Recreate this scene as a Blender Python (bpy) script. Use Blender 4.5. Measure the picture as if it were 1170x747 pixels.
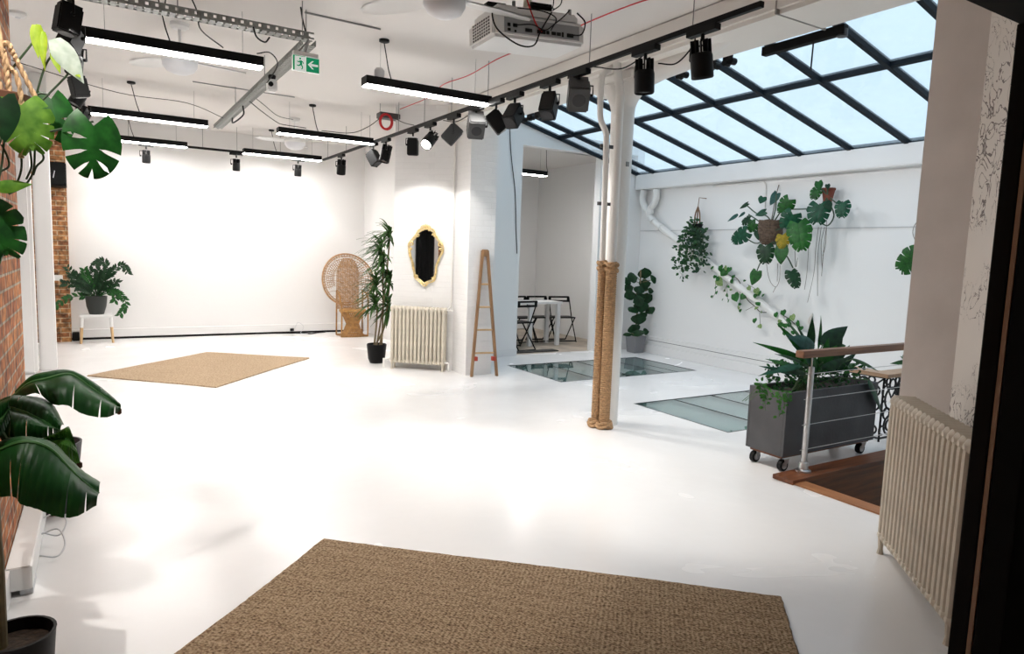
import bpy, bmesh, math, random
from mathutils import Vector, Matrix
random.seed(7)
S = bpy.context.scene
for o in list(bpy.data.objects): bpy.data.objects.remove(o)

# ------------------------------------------------------------------ camera, sky, exposure
EYE = 1.55
yaw, pit, roll, FPX = 0.549060616, -0.108863602, 0.0342650326, 769.6188
fw = Vector((math.sin(yaw)*math.cos(pit), math.cos(yaw)*math.cos(pit), math.sin(pit)))
rt0 = Vector((math.cos(yaw), -math.sin(yaw), 0)); up0 = rt0.cross(fw)
rt = math.cos(roll)*rt0 + math.sin(roll)*up0
up = -math.sin(roll)*rt0 + math.cos(roll)*up0
cam = bpy.data.objects.new('camera', bpy.data.cameras.new('camera'))
S.collection.objects.link(cam)
cam.matrix_world = Matrix(((rt.x, up.x, -fw.x, 0), (rt.y, up.y, -fw.y, 0), (rt.z, up.z, -fw.z, EYE), (0, 0, 0, 1)))
cam.data.sensor_fit = 'HORIZONTAL'; cam.data.sensor_width = 36
cam.data.lens = 36*FPX/1170; cam.data.clip_start = 0.02
S.camera = cam
S.view_settings.view_transform = 'Standard'; S.view_settings.look = 'None'
S.view_settings.gamma = 1; S.view_settings.use_curve_mapping = False
S.view_settings.exposure = 0.0
WORLD_COL, WORLD_STR = (0.72, 0.90, 1.0), 1.25
LED = 60.0          # strip light diffusers
POOL = .185          # multiplies every spotlight
w = bpy.data.worlds.new('overcast_sky'); S.world = w; w.use_nodes = True
nt = w.node_tree; bg = nt.nodes['Background']
tc = nt.nodes.new('ShaderNodeTexCoord'); nz = nt.nodes.new('ShaderNodeTexNoise'); nz.inputs['Scale'].default_value = 1.6
rp = nt.nodes.new('ShaderNodeValToRGB')
rp.color_ramp.elements[0].position = .3; rp.color_ramp.elements[0].color = (*[c*.86 for c in WORLD_COL[:2]], .97, 1)
rp.color_ramp.elements[1].position = .75; rp.color_ramp.elements[1].color = (.86, .96, 1, 1)
nt.links.new(tc.outputs['Generated'], nz.inputs['Vector']); nt.links.new(nz.outputs['Fac'], rp.inputs['Fac'])
nt.links.new(rp.outputs['Color'], bg.inputs['Color']); bg.inputs['Strength'].default_value = WORLD_STR

def spotlight(name, loc, target, watts, cone, col=(1, .96, .91), blend=.35, size=.04):
    l = bpy.data.lights.new(name, 'SPOT'); l.energy = watts*POOL; l.spot_size = math.radians(cone); l.spot_blend = blend
    l.color = col; l.shadow_soft_size = size
    o = bpy.data.objects.new(name, l); S.collection.objects.link(o); o.location = loc
    o.rotation_euler = (Vector(target)-Vector(loc)).to_track_quat('-Z', 'Y').to_euler()
    return o

# ------------------------------------------------------------------ materials
MATS = {}
def nodes(name):
    m = bpy.data.materials.new(name); m.use_nodes = True
    return m, m.node_tree, m.node_tree.nodes['Principled BSDF']
def N(nt, t, **kw):
    n = nt.nodes.new(t)
    for k, v in kw.items():
        if k in n.inputs.keys() if hasattr(n.inputs, 'keys') else False: n.inputs[k].default_value = v
        else: setattr(n, k, v)
    return n
def mix(c, f): return tuple(max(0, min(1, x*f)) for x in c)
def mat(name, col, rough=.5, metal=0, noise=.0, nscale=8, bump=0, bscale=30, spec=.5, emit=None, estr=0, coat=0, trans=0):
    if name in MATS: return MATS[name]
    m, nt, b = nodes(name)
    b.inputs['Base Color'].default_value = (*col, 1); b.inputs['Roughness'].default_value = rough
    b.inputs['Metallic'].default_value = metal; b.inputs['Specular IOR Level'].default_value = spec
    b.inputs['Coat Weight'].default_value = coat; b.inputs['Transmission Weight'].default_value = trans
    tc = nt.nodes.new('ShaderNodeTexCoord')
    if noise:
        n = nt.nodes.new('ShaderNodeTexNoise'); n.inputs['Scale'].default_value = nscale; n.inputs['Detail'].default_value = 5
        r = nt.nodes.new('ShaderNodeValToRGB'); r.color_ramp.elements[0].position = .3; r.color_ramp.elements[1].position = .7
        r.color_ramp.elements[0].color = (*mix(col, 1-noise), 1); r.color_ramp.elements[1].color = (*mix(col, 1+noise), 1)
        nt.links.new(tc.outputs['Object'], n.inputs['Vector']); nt.links.new(n.outputs['Fac'], r.inputs['Fac'])
        nt.links.new(r.outputs['Color'], b.inputs['Base Color'])
    if bump:
        n = nt.nodes.new('ShaderNodeTexNoise'); n.inputs['Scale'].default_value = bscale; n.inputs['Detail'].default_value = 4
        bp = nt.nodes.new('ShaderNodeBump'); bp.inputs['Strength'].default_value = bump; bp.inputs['Distance'].default_value = .01
        nt.links.new(tc.outputs['Object'], n.inputs['Vector']); nt.links.new(n.outputs['Fac'], bp.inputs['Height'])
        nt.links.new(bp.outputs['Normal'], b.inputs['Normal'])
    if emit: b.inputs['Emission Color'].default_value = (*emit, 1); b.inputs['Emission Strength'].default_value = estr
    MATS[name] = m; return m

def brick_mat(name, axes, c1, c2, mortar, mode='raw', scale=1.0):
    """axes: which object coordinates run along / up the wall"""
    m, nt, b = nodes(name); L = nt.links.new
    tc = nt.nodes.new('ShaderNodeTexCoord'); sp = nt.nodes.new('ShaderNodeSeparateXYZ'); cb = nt.nodes.new('ShaderNodeCombineXYZ')
    L(tc.outputs['Object'], sp.inputs[0])
    ad = nt.nodes.new('ShaderNodeMath'); ad.operation = 'ADD'
    L(sp.outputs['X'], ad.inputs[0]); L(sp.outputs['Y'], ad.inputs[1]) if axes == 'xy' else ad.inputs.__getitem__(1)
    if axes == 'y': nt.links.new(sp.outputs['Y'], ad.inputs[0]); ad.inputs[1].default_value = 0
    if axes == 'x': ad.inputs[1].default_value = 0
    L(ad.outputs[0], cb.inputs['X']); L(sp.outputs['Z'], cb.inputs['Y'])
    br = nt.nodes.new('ShaderNodeTexBrick'); br.inputs['Scale'].default_value = scale
    br.inputs['Brick Width'].default_value = .215; br.inputs['Row Height'].default_value = .072; br.inputs['Mortar Size'].default_value = .008 if mode == 'raw' else .005
    br.inputs['Mortar Smooth'].default_value = .4
    br.inputs['Color1'].default_value = (*c1, 1); br.inputs['Color2'].default_value = (*c2, 1); br.inputs['Mortar'].default_value = (*mortar, 1)
    L(cb.outputs[0], br.inputs['Vector'])
    n = nt.nodes.new('ShaderNodeTexNoise'); n.inputs['Scale'].default_value = 16 if mode == 'raw' else 25; n.inputs['Detail'].default_value = 6
    L(tc.outputs['Object'], n.inputs['Vector'])
    mx = nt.nodes.new('ShaderNodeMix'); mx.data_type = 'RGBA'; mx.blend_type = 'OVERLAY' if mode == 'raw' else 'MULTIPLY'
    mx.inputs['Factor'].default_value = .75 if mode == 'raw' else .04
    rr = nt.nodes.new('ShaderNodeMapRange'); rr.inputs['From Min'].default_value = .3; rr.inputs['From Max'].default_value = .7
    L(n.outputs['Fac'], rr.inputs['Value'])
    L(br.outputs['Color'], mx.inputs['A']); L(rr.outputs[0] if mode == 'raw' else n.outputs['Fac'], mx.inputs['B']); L(mx.outputs['Result'], b.inputs['Base Color'])
    hs = nt.nodes.new('ShaderNodeMath'); hs.operation = 'MULTIPLY_ADD'; hs.inputs[1].default_value = -1; hs.inputs[2].default_value = 1
    L(br.outputs['Fac'], hs.inputs[0])
    h2 = nt.nodes.new('ShaderNodeMath'); h2.operation = 'MULTIPLY_ADD'; h2.inputs[1].default_value = .5
    L(n.outputs['Fac'], h2.inputs[0]); L(hs.outputs[0], h2.inputs[2])
    bp = nt.nodes.new('ShaderNodeBump'); bp.inputs['Strength'].default_value = .9 if mode == 'raw' else .38; bp.inputs['Distance'].default_value = .008
    L(h2.outputs[0], bp.inputs['Height']); L(bp.outputs['Normal'], b.inputs['Normal'])
    b.inputs['Roughness'].default_value = .9 if mode == 'raw' else .55
    return m

def floor_mat():
    m, nt, b = nodes('white_resin'); L = nt.links.new
    tc = nt.nodes.new('ShaderNodeTexCoord')
    n = nt.nodes.new('ShaderNodeTexNoise'); n.inputs['Scale'].default_value = 1.1; n.inputs['Detail'].default_value = 3; n.inputs['Distortion'].default_value = .6
    L(tc.outputs['Object'], n.inputs['Vector'])
    r = nt.nodes.new('ShaderNodeValToRGB'); r.color_ramp.elements[0].color = (.80, .785, .775, 1); r.color_ramp.elements[1].color = (.86, .85, .845, 1)
    L(n.outputs['Fac'], r.inputs['Fac']); L(r.outputs['Color'], b.inputs['Base Color'])
    r2 = nt.nodes.new('ShaderNodeMapRange'); r2.inputs['To Min'].default_value = .16; r2.inputs['To Max'].default_value = .34
    L(n.outputs['Fac'], r2.inputs['Value']); L(r2.outputs[0], b.inputs['Roughness'])
    n2 = nt.nodes.new('ShaderNodeTexNoise'); n2.inputs['Scale'].default_value = 5; n2.inputs['Detail'].default_value = 2
    L(tc.outputs['Object'], n2.inputs['Vector'])
    bp = nt.nodes.new('ShaderNodeBump'); bp.inputs['Strength'].default_value = .12; bp.inputs['Distance'].default_value = .02
    L(n2.outputs['Fac'], bp.inputs['Height']); L(bp.outputs['Normal'], b.inputs['Normal'])
    return m

def weave_mat(name, c_dark, c_mid, c_light, p_row, p_str, strength=1.0, dist=.004):
    """braided jute: rows along object Y, strands slanting across each row"""
    m, nt, b = nodes(name); L = nt.links.new
    tc = nt.nodes.new('ShaderNodeTexCoord'); sp = nt.nodes.new('ShaderNodeSeparateXYZ')
    nd = nt.nodes.new('ShaderNodeTexNoise'); nd.inputs['Scale'].default_value = 14; nd.inputs['Detail'].default_value = 2
    L(tc.outputs['Object'], nd.inputs['Vector'])
    vm = nt.nodes.new('ShaderNodeVectorMath'); vm.operation = 'SCALE'; vm.inputs['Scale'].default_value = p_row*.8
    L(nd.outputs['Color'], vm.inputs[0])
    va = nt.nodes.new('ShaderNodeVectorMath'); va.operation = 'ADD'; L(tc.outputs['Object'], va.inputs[0]); L(vm.outputs[0], va.inputs[1]); L(va.outputs[0], sp.inputs[0])
    def M(op, a, bb=None):
        n = nt.nodes.new('ShaderNodeMath'); n.operation = op
        for i, v in enumerate((a, bb)):
            if v is None: continue
            if isinstance(v, (int, float)): n.inputs[i].default_value = v
            else: L(v, n.inputs[i])
        return n.outputs[0]
    v = M('MULTIPLY', sp.outputs['Y'], math.pi/p_row)
    row = M('ABSOLUTE', M('SINE', v))
    side = M('SIGN', M('COSINE', v))
    sl = M('MULTIPLY', M('COSINE', M('MULTIPLY', v, 2)), 1.4)
    st = M('SINE', M('ADD', M('MULTIPLY', sp.outputs['X'], 2*math.pi/p_str), sl))
    hgt = M('MULTIPLY', M('POWER', row, .6), M('ADD', M('MULTIPLY', st, .35), .65))
    bp = nt.nodes.new('ShaderNodeBump'); bp.inputs['Strength'].default_value = strength; bp.inputs['Distance'].default_value = dist
    L(hgt, bp.inputs['Height']); L(bp.outputs['Normal'], b.inputs['Normal'])
    n1 = nt.nodes.new('ShaderNodeTexNoise'); n1.inputs['Scale'].default_value = 1.2/p_row; n1.inputs['Detail'].default_value = 3
    L(tc.outputs['Object'], n1.inputs['Vector'])
    mp = nt.nodes.new('ShaderNodeMapping'); mp.inputs['Scale'].default_value = (1.5, 22, 1); L(tc.outputs['Object'], mp.inputs[0])
    n2 = nt.nodes.new('ShaderNodeTexNoise'); n2.inputs['Scale'].default_value = 1.4; n2.inputs['Detail'].default_value = 3; L(mp.outputs[0], n2.inputs['Vector'])
    f = M('ADD', M('MULTIPLY', n1.outputs['Fac'], .95), M('ADD', M('MULTIPLY', n2.outputs['Fac'], .2), M('MULTIPLY', hgt, .10)))  # weave height darkens the grooves: crevice shade mixed into the fibre colour
    r = nt.nodes.new('ShaderNodeValToRGB'); e = r.color_ramp.elements
    e[0].position = .42; e[0].color = (*c_dark, 1); e[1].position = .78; e[1].color = (*c_light, 1)
    x = e.new(.55); x.color = (*c_mid, 1)
    L(f, r.inputs['Fac']); L(r.outputs['Color'], b.inputs['Base Color']); b.inputs['Roughness'].default_value = .95
    b.inputs['Specular IOR Level'].default_value = .15
    return m

def wood_mat(name, c1, c2, axis='x', scale=1, rough=.45):
    if name in MATS: return MATS[name]
    m, nt, b = nodes(name); L = nt.links.new
    tc = nt.nodes.new('ShaderNodeTexCoord'); mp = nt.nodes.new('ShaderNodeMapping')
    s = {'x': (1.2, 18, 18), 'y': (18, 1.2, 18), 'z': (18, 18, 1.2)}[axis]
    mp.inputs['Scale'].default_value = tuple(k*scale for k in s); L(tc.outputs['Object'], mp.inputs[0])
    n = nt.nodes.new('ShaderNodeTexNoise'); n.inputs['Scale'].default_value = 1.6; n.inputs['Detail'].default_value = 6; n.inputs['Distortion'].default_value = .5
    L(mp.outputs[0], n.inputs['Vector'])
    r = nt.nodes.new('ShaderNodeValToRGB'); r.color_ramp.elements[0].position = .3; r.color_ramp.elements[1].position = .72
    r.color_ramp.elements[0].color = (*c1, 1); r.color_ramp.elements[1].color = (*c2, 1)
    L(n.outputs['Fac'], r.inputs['Fac']); L(r.outputs['Color'], b.inputs['Base Color']); b.inputs['Roughness'].default_value = rough
    bp = nt.nodes.new('ShaderNodeBump'); bp.inputs['Strength'].default_value = .2; bp.inputs['Distance'].default_value = .004
    L(n.outputs['Fac'], bp.inputs['Height']); L(bp.outputs['Normal'], b.inputs['Normal'])
    MATS[name] = m; return m

def leaf_mat(name, c1, c2, rough=.35, trans=.15, scale=25):
    m, nt, b = nodes(name); L = nt.links.new
    tc = nt.nodes.new('ShaderNodeTexCoord'); n = nt.nodes.new('ShaderNodeTexNoise'); n.inputs['Scale'].default_value = scale
    L(tc.outputs['Object'], n.inputs['Vector'])
    r = nt.nodes.new('ShaderNodeValToRGB'); r.color_ramp.elements[0].position = .32; r.color_ramp.elements[1].position = .7
    r.color_ramp.elements[0].color = (*c1, 1); r.color_ramp.elements[1].color = (*c2, 1)
    L(n.outputs['Fac'], r.inputs['Fac']); L(r.outputs['Color'], b.inputs['Base Color']); b.inputs['Roughness'].default_value = rough+.08; b.inputs['Specular IOR Level'].default_value = .3
    tr = nt.nodes.new('ShaderNodeBsdfTranslucent'); ms = nt.nodes.new('ShaderNodeMixShader'); ms.inputs[0].default_value = trans
    hv = nt.nodes.new('ShaderNodeHueSaturation'); hv.inputs['Value'].default_value = 1.8; L(r.outputs['Color'], hv.inputs['Color']); L(hv.outputs[0], tr.inputs['Color'])
    out = nt.nodes['Material Output']; L(b.outputs[0], ms.inputs[1]); L(tr.outputs[0], ms.inputs[2]); L(ms.outputs[0], out.inputs['Surface'])
    return m
LEAF = {'g': leaf_mat('leaf_green', (.006, .050, .008), (.015, .115, .014)),
        'g2': leaf_mat('leaf_mid_green', (.010, .075, .010), (.022, .145, .018)),
        'd': leaf_mat('leaf_dark', (.003, .022, .006), (.008, .048, .012)),
        't': leaf_mat('leaf_teal', (.004, .042, .020), (.010, .085, .040)),
        'b': leaf_mat('leaf_greyish', (.012, .055, .045), (.030, .10, .085), .5),
        'l': leaf_mat('leaf_light', (.05, .15, .012), (.13, .28, .03), .45, .3),
        'y': leaf_mat('leaf_yellow', (.22, .34, .01), (.36, .46, .03), .5, .4),
        'o': leaf_mat('leaf_turning', (.20, .17, .01), (.38, .26, .02), .5, .3),
        'w': leaf_mat('leaf_spotlit', (.28, .36, .28), (.50, .56, .50), .5, .3)}  # w: spotlight glare on one hanging leaf, put into its colour
BAN = leaf_mat('banana_leaf', (.004, .034, .006), (.010, .078, .012), .36, .10, 9)
BAN_L = leaf_mat('banana_leaf_light', (.03, .10, .012), (.06, .20, .02), .4, .25, 9)
MIDRIB = mat('leaf_midrib', (.16, .30, .08), .5)
WHITE = mat('wall_paint', (.83, .82, .81), .6, bump=.08, bscale=40)
WHITE_C = mat('ceiling_paint', (.76, .73, .705), .8, bump=.08, bscale=12)
BEIGE = mat('aged_plaster', (.68, .62, .58), .7, noise=.08, nscale=3, bump=.15, bscale=15)
TRIMW = mat('white_gloss', (.80, .79, .78), .4)
PIPEW = mat('pipe_white', (.80, .78, .75), .4, bump=.1, bscale=18)
BLACK = mat('black_satin', (.004, .004, .0042), .5, spec=.18)
BLACKM = mat('black_matt', (.005, .005, .005), .8, spec=.2)
DGREY = mat('dark_grey_metal', (.07, .07, .072), .45, metal=.4)
GREYM = mat('grey_metal', (.25, .25, .25), .45, metal=.5)
FLOODM = mat('flood_grey', (.045, .045, .045), .5, metal=.2)
GALV = mat('galvanised', (.24, .25, .24), .5, metal=.8, noise=.2, nscale=60)
STEEL = mat('brushed_steel', (.62, .62, .62), .28, metal=1, noise=.08, nscale=40)
SKYBAR = mat('skylight_steel', (.005, .010, .016), .6, spec=.2)
LEDM = mat('led_diffuser', (.9, .9, .9), .5, emit=(1, .975, .94), estr=LED)
LENS_ON = mat('lamp_lens_lit', (.9, .9, .9), .3, emit=(1, .95, .88), estr=40)
LENS_OFF = mat('lamp_lens', (.02, .02, .022), .2, spec=.3)
RADM = mat('radiator_cream', (.63, .57, .47), .45, noise=.10, nscale=10, bump=.2, bscale=30)
RADM2 = mat('radiator_bone', (.60, .53, .43), .45, noise=.12, nscale=8, bump=.2, bscale=30)
PLASTW = mat('white_plastic', (.80, .80, .79), .35)
PLASTG = mat('pale_grey_plastic', (.60, .61, .63), .4)
ROPE = mat('rope_jute', (.46, .28, .145), .9, noise=.35, nscale=70, bump=.8, bscale=150)
RATT = mat('rattan', (.40, .23, .11), .5, noise=.3, nscale=25)
RATTD = mat('rattan_honey', (.36, .18, .05), .45, noise=.3, nscale=20)
SOIL = mat('soil', (.03, .018, .010), .95, noise=.5, nscale=60, bump=.6, bscale=80)
STEM = mat('stem_green', (.05, .10, .03), .6)
BARK = mat('cane_bark', (.16, .12, .06), .8, noise=.3, nscale=40)
ROOT = mat('aerial_root', (.16, .12, .10), .8)
ROOTD = mat('petiole_dark', (.03, .06, .025), .5)
GOLD = mat('gilt', (.80, .62, .30), .34, metal=.7, noise=.25, nscale=50, bump=.3, bscale=70)
RED = mat('red_cable', (.55, .01, .015), .4)
GREEN = mat('exit_green', (0.0, .30, .13), .4, emit=(0, .30, .13), estr=.35)
EXITW = mat('exit_white', (.85, .88, .86), .4, emit=(.8, .9, .85), estr=.4)

# ------------------------------------------------------------------ mesh helpers
C = S.collection
class MB:
    def __init__(s): s.v = []; s.f = []
    def add(s, vs, fs):
        k = len(s.v); s.v += [tuple(v) for v in vs]; s.f += [tuple(i+k for i in f) for f in fs]; return s
    def box(s, x0, x1, y0, y1, z0, z1, M=None):
        vs = [Vector((x, y, z)) for z in (z0, z1) for x, y in ((x0, y0), (x1, y0), (x1, y1), (x0, y1))]
        if M: vs = [M @ v for v in vs]
        return s.add(vs, [(3, 2, 1, 0), (4, 5, 6, 7), (0, 1, 5, 4), (1, 2, 6, 5), (2, 3, 7, 6), (3, 0, 4, 7)])
    def bevbox(s, x0, x1, y0, y1, z0, z1, b=.01, M=None):
        bm = bmesh.new(); bmesh.ops.create_cube(bm, size=1)
        for v in bm.verts: v.co = Vector(((x0+x1)/2+v.co.x*(x1-x0), (y0+y1)/2+v.co.y*(y1-y0), (z0+z1)/2+v.co.z*(z1-z0)))
        bmesh.ops.bevel(bm, geom=bm.edges[:], offset=b, segments=2, affect='EDGES')
        vs = [(M @ v.co) if M else v.co.copy() for v in bm.verts]; bm.verts.index_update()
        fs = [[v.index for v in f.verts] for f in bm.faces]; bm.free(); return s.add(vs, fs)
    def prism(s, pts, z0, z1):
        n = len(pts); a = sum(pts[i][0]*pts[(i+1) % n][1]-pts[(i+1) % n][0]*pts[i][1] for i in range(n))
        if a < 0: pts = pts[::-1]
        vs = [(p[0], p[1], z0) for p in pts]+[(p[0], p[1], z1) for p in pts]
        return s.add(vs, [tuple(range(n))[::-1], tuple(range(n, 2*n))]+[(i, (i+1) % n, n+(i+1) % n, n+i) for i in range(n)])
    def tube(s, pts, r, n=8, closed=False, cap=True):
        pts = [Vector(p) for p in pts]; m = len(pts)
        if m < 2: return s
        rs = r if isinstance(r, (list, tuple)) else [r]*m
        T = []
        for i in range(m):
            if closed: t = pts[(i+1) % m]-pts[i-1]
            else: t = pts[min(i+1, m-1)]-pts[max(i-1, 0)]
            T.append(t.normalized() if t.length > 1e-9 else Vector((0, 0, 1)))
        nn = T[0].cross(Vector((0, 0, 1)))
        if nn.length < 1e-3: nn = T[0].cross(Vector((1, 0, 0)))
        nn.normalize(); vs = []
        for i in range(m):
            nn = (nn-T[i]*nn.dot(T[i]));
            nn = nn.normalized() if nn.length > 1e-6 else T[i].orthogonal().normalized()
            bb = T[i].cross(nn)
            for k in range(n):
                a = 2*math.pi*k/n; vs.append(pts[i]+(nn*math.cos(a)+bb*math.sin(a))*rs[i])
        fs = []
        for i in range(m if closed else m-1):
            j = (i+1) % m
            for k in range(n): fs.append((i*n+k, i*n+(k+1) % n, j*n+(k+1) % n, j*n+k))
        if cap and not closed: fs += [tuple(range(n))[::-1], tuple(range((m-1)*n, m*n))]
        return s.add(vs, fs)
    def lathe(s, prof, c=(0, 0, 0), n=24, M=None, cap=True):
        vs = []
        for r, z in prof:
            for k in range(n):
                a = 2*math.pi*k/n; v = Vector((c[0]+r*math.cos(a), c[1]+r*math.sin(a), c[2]+z)); vs.append(M @ v if M else v)
        fs = [(i*n+k, i*n+(k+1) % n, (i+1)*n+(k+1) % n, (i+1)*n+k) for i in range(len(prof)-1) for k in range(n)]
        if cap:
            fs += [tuple(range(n))[::-1], tuple(range((len(prof)-1)*n, len(prof)*n))]
        return s.add(vs, fs)
    def grid(s, rows):
        m, n = len(rows), len(rows[0]); vs = [p for r in rows for p in r]
        return s.add(vs, [(i*n+j, i*n+j+1, (i+1)*n+j+1, (i+1)*n+j) for i in range(m-1) for j in range(n-1)])
    def build(s, name, m, parent=None, smooth=True, bevel=0, origin=None):
        me = bpy.data.meshes.new(name)
        off = Vector(parent.location) if parent is not None else (Vector(origin) if origin else Vector((0, 0, 0)))
        if parent is not None and parent.parent is not None: off = off+Vector(parent.parent.location)
        me.from_pydata([tuple(Vector(v)-off) for v in s.v], [], s.f)
        me.materials.append(m)
        if smooth:
            me.polygons.foreach_set('use_smooth', [True]*len(me.polygons))
            try: me.set_sharp_from_angle(angle=math.radians(35))
            except Exception: pass
        me.update()
        o = bpy.data.objects.new(name, me); C.objects.link(o)
        if parent is not None: o.parent = parent
        elif origin: o.location = origin
        if bevel:
            md = o.modifiers.new('bevel', 'BEVEL'); md.width = bevel; md.segments = 2; md.limit_method = 'ANGLE'
        return o
def tag(o, label=None, cat=None, group=None, kind=None):
    if label: o['label'] = label
    if cat: o['category'] = cat
    if group: o['group'] = group
    if kind: o['kind'] = kind
    return o
def thing(name, label, cat, loc, group=None):
    o = bpy.data.objects.new(name, None); C.objects.link(o); o.location = loc; o.empty_display_size = .05
    return tag(o, label, cat, group)
def structure(name, mb, m, label, cat='structure', parent=None, smooth=False, bevel=0):
    o = mb.build(name, m, parent, smooth, bevel)
    if parent is None: tag(o, label, cat, None, 'structure')
    return o
def copy_tree(o, parent=None):
    c = o.copy(); C.objects.link(c); c.parent = parent
    for ch in list(o.children): copy_tree(ch, c)
    return c
def spline(pts, k=6):
    pts = [Vector(p) for p in pts]; out = []
    if len(pts) < 3: return pts
    P = [pts[0]*2-pts[1]]+pts+[pts[-1]*2-pts[-2]]
    for i in range(1, len(P)-2):
        for j in range(k):
            t = j/k; a, b, c, d = P[i-1], P[i], P[i+1], P[i+2]
            out.append(.5*((2*b)+(c-a)*t+(2*a-5*b+4*c-d)*t*t+(3*b-a-3*c+d)*t**3))
    out.append(pts[-1]); return out

# leaves ------------------------------------------------------------
def leaf_frame(B, T, nrm):
    B, T = Vector(B), Vector(T); y = T-B; L = y.length; y.normalize()
    n = Vector(nrm); n = n-y*n.dot(y)
    if n.length < 1e-3: n = y.orthogonal()
    n.normalize(); x = y.cross(n); return B, x, y, n, L
def plain_leaf(mb, B, T, wd, nrm, shape='oval', fold=.12, droop=.12, nu=7):
    B, x, y, n, L = leaf_frame(B, T, nrm); rows = []
    for i in range(nu+1):
        t = i/nu
        if shape == 'oval': w = math.sin(math.pi*t**.8)**.8
        elif shape == 'heart': w = (math.sin(math.pi*min(1, t*.93+.07)**.55))**.8 if t < 1 else 0
        elif shape == 'blade': w = math.sin(math.pi*(.08+.92*t)**.7)
        else: w = math.sin(math.pi*t)
        w = max(w, .02)*wd/2; dz = -droop*L*t*t
        c = B+y*(L*t)+n*dz
        back = (-.16*L if shape == 'heart' and i == 0 else 0)
        rows.append([c-x*w+n*(-fold*w)+y*back, c-x*w*.5+n*(-fold*w*.3)+y*back*.8, c, c+x*w*.5+n*(-fold*w*.3)+y*back*.8, c+x*w+n*(-fold*w)+y*back])
    mb.grid(rows)
def monstera_leaf(mb, B, T, wd, nrm, fingers=5, droop=.1, seed=0):
    rnd = random.Random(seed); B, x, y, n, L = leaf_frame(B, T, nrm)
    hw = wd/2
    def P(t, side, u):
        # t along midrib 0..1, u 0..1 outward
        ang = math.radians(128-112*t)            # angle of vein from tip direction
        prof = (math.sin(math.pi*(.20+.74*t))**.65)
        ln = hw*prof*(1.12 if t < .35 else 1.0)
        if t > .93: ln *= .35
        d = x*side*math.sin(ang)+y*math.cos(ang)
        c = B+y*(L*(.12+.80*t))
        z = -.22*hw*u*u - droop*L*t*t + .05*hw*math.sin(u*math.pi)
        return c+d*ln*u+n*z
    for side in (-1, 1):
        edges = [i/fingers for i in range(fingers+1)]
        for i in range(fingers):
            a, b = edges[i], edges[i+1]; rows = []
            gap = .04 if i > 0 else .0; gb = .04 if i < fingers-1 else 0
            g0 = rnd.uniform(.48, .68)
            for u in (0, .2, g0, g0+.08, .78, .93, 1.0):
                k = 0 if u <= g0 else min(1, (u-g0)/.2)
                w = (b-a); a2 = a+w*gap*k*1.3; b2 = b-w*gb*k*1.3
                if u == 1.0: a2, b2 = a2+(b2-a2)*.05, b2-(b2-a2)*.05
                rows.append([P(a2+(b2-a2)*q/3, side, u) for q in range(4)])
            mb.grid(rows)
    tip = B+y*L-n*droop*L
    c = B+y*(L*.92)-n*droop*L*.85
    mb.add([c-x*hw*.18-y*L*.05, tip, c+x*hw*.18-y*L*.05, c-y*L*.08], [(0, 3, 2, 1)])
def hole_leaf(mb, B, T, wd, nrm, droop=.08):
    B, x, y, n, L = leaf_frame(B, T, nrm); hw = wd/2
    def P(t, side, u):
        ang = math.radians(140-125*t); prof = math.sin(math.pi*(.26+.66*t))**.75
        d = x*side*math.sin(ang)+y*math.cos(ang); c = B+y*(L*(.10+.84*t))
        return c+d*hw*prof*u*1.12+n*(-.20*hw*u*u-droop*L*t*t)
    for side, ed, op in ((-1, (0, .50, .72, 1), (.5,)), (1, (0, .34, .55, .78, 1), (.34, .55, .78))):
        for i in range(len(ed)-1):
            a_, b_ = ed[i], ed[i+1]; rows = []
            for u in (0, .2, .3, .42, .58, .75, .88, 1.0):
                k = max(0, min(1, (u-.25)/.2))*(1 if (a_ in op and a_ != .34) else max(0, min(1, (.95-u)/.2)))
                k2 = max(0, min(1, (u-.25)/.2))*(1 if (b_ in op and b_ != .34) else max(0, min(1, (.95-u)/.2)))
                ga = .030*k if i > 0 else 0; gb = .030*k2 if i < len(ed)-2 else 0
                rows.append([P(a_+ga+(b_-gb-a_-ga)*q/5, side, u) for q in range(6)])
            mb.grid(rows)
def add_leaf(mb, spec, nrm, seed=0, droop=.1):
    B, T, wd, kind, col = spec
    if kind == 'h': hole_leaf(mb, B, T, wd, nrm)
    elif kind == 'm': monstera_leaf(mb, B, T, wd, nrm, 5, droop, seed)
    elif kind == 'p': plain_leaf(mb, B, T, wd, nrm, 'heart' if wd > .5*(Vector(T)-Vector(B)).length else 'blade', .15, droop)
    elif kind == 'i': plain_leaf(mb, B, T, wd, nrm, 'heart', .2, .1, 4)
    elif kind == 'f': plain_leaf(mb, B, T, wd, nrm, 'oval', .25, .12, 5)
    elif kind == 'y': monstera_leaf(mb, B, T, wd, nrm, 3, .1, seed)
    elif kind == 'w': monstera_leaf(mb, B, T, wd, nrm, 4, .1, seed)
    return mb
def leaves_as_parts(L, root, nrm, jit=.35, droop=.1, name='leaf'):
    for i, sp in enumerate(L):
        r = random.Random(i*13+5); n = Vector(nrm)+Vector((r.uniform(-jit, jit), r.uniform(-jit, jit), r.uniform(-jit, jit)))
        add_leaf(MB(), sp, n, i, droop) if False else None
        mb = MB(); add_leaf(mb, sp, n, i, droop)
        col = sp[4]; m = LEAF['o'] if (col == 'y' and sp[3] == 'm') else LEAF[col]
        mb.build(name, m, root)

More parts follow.
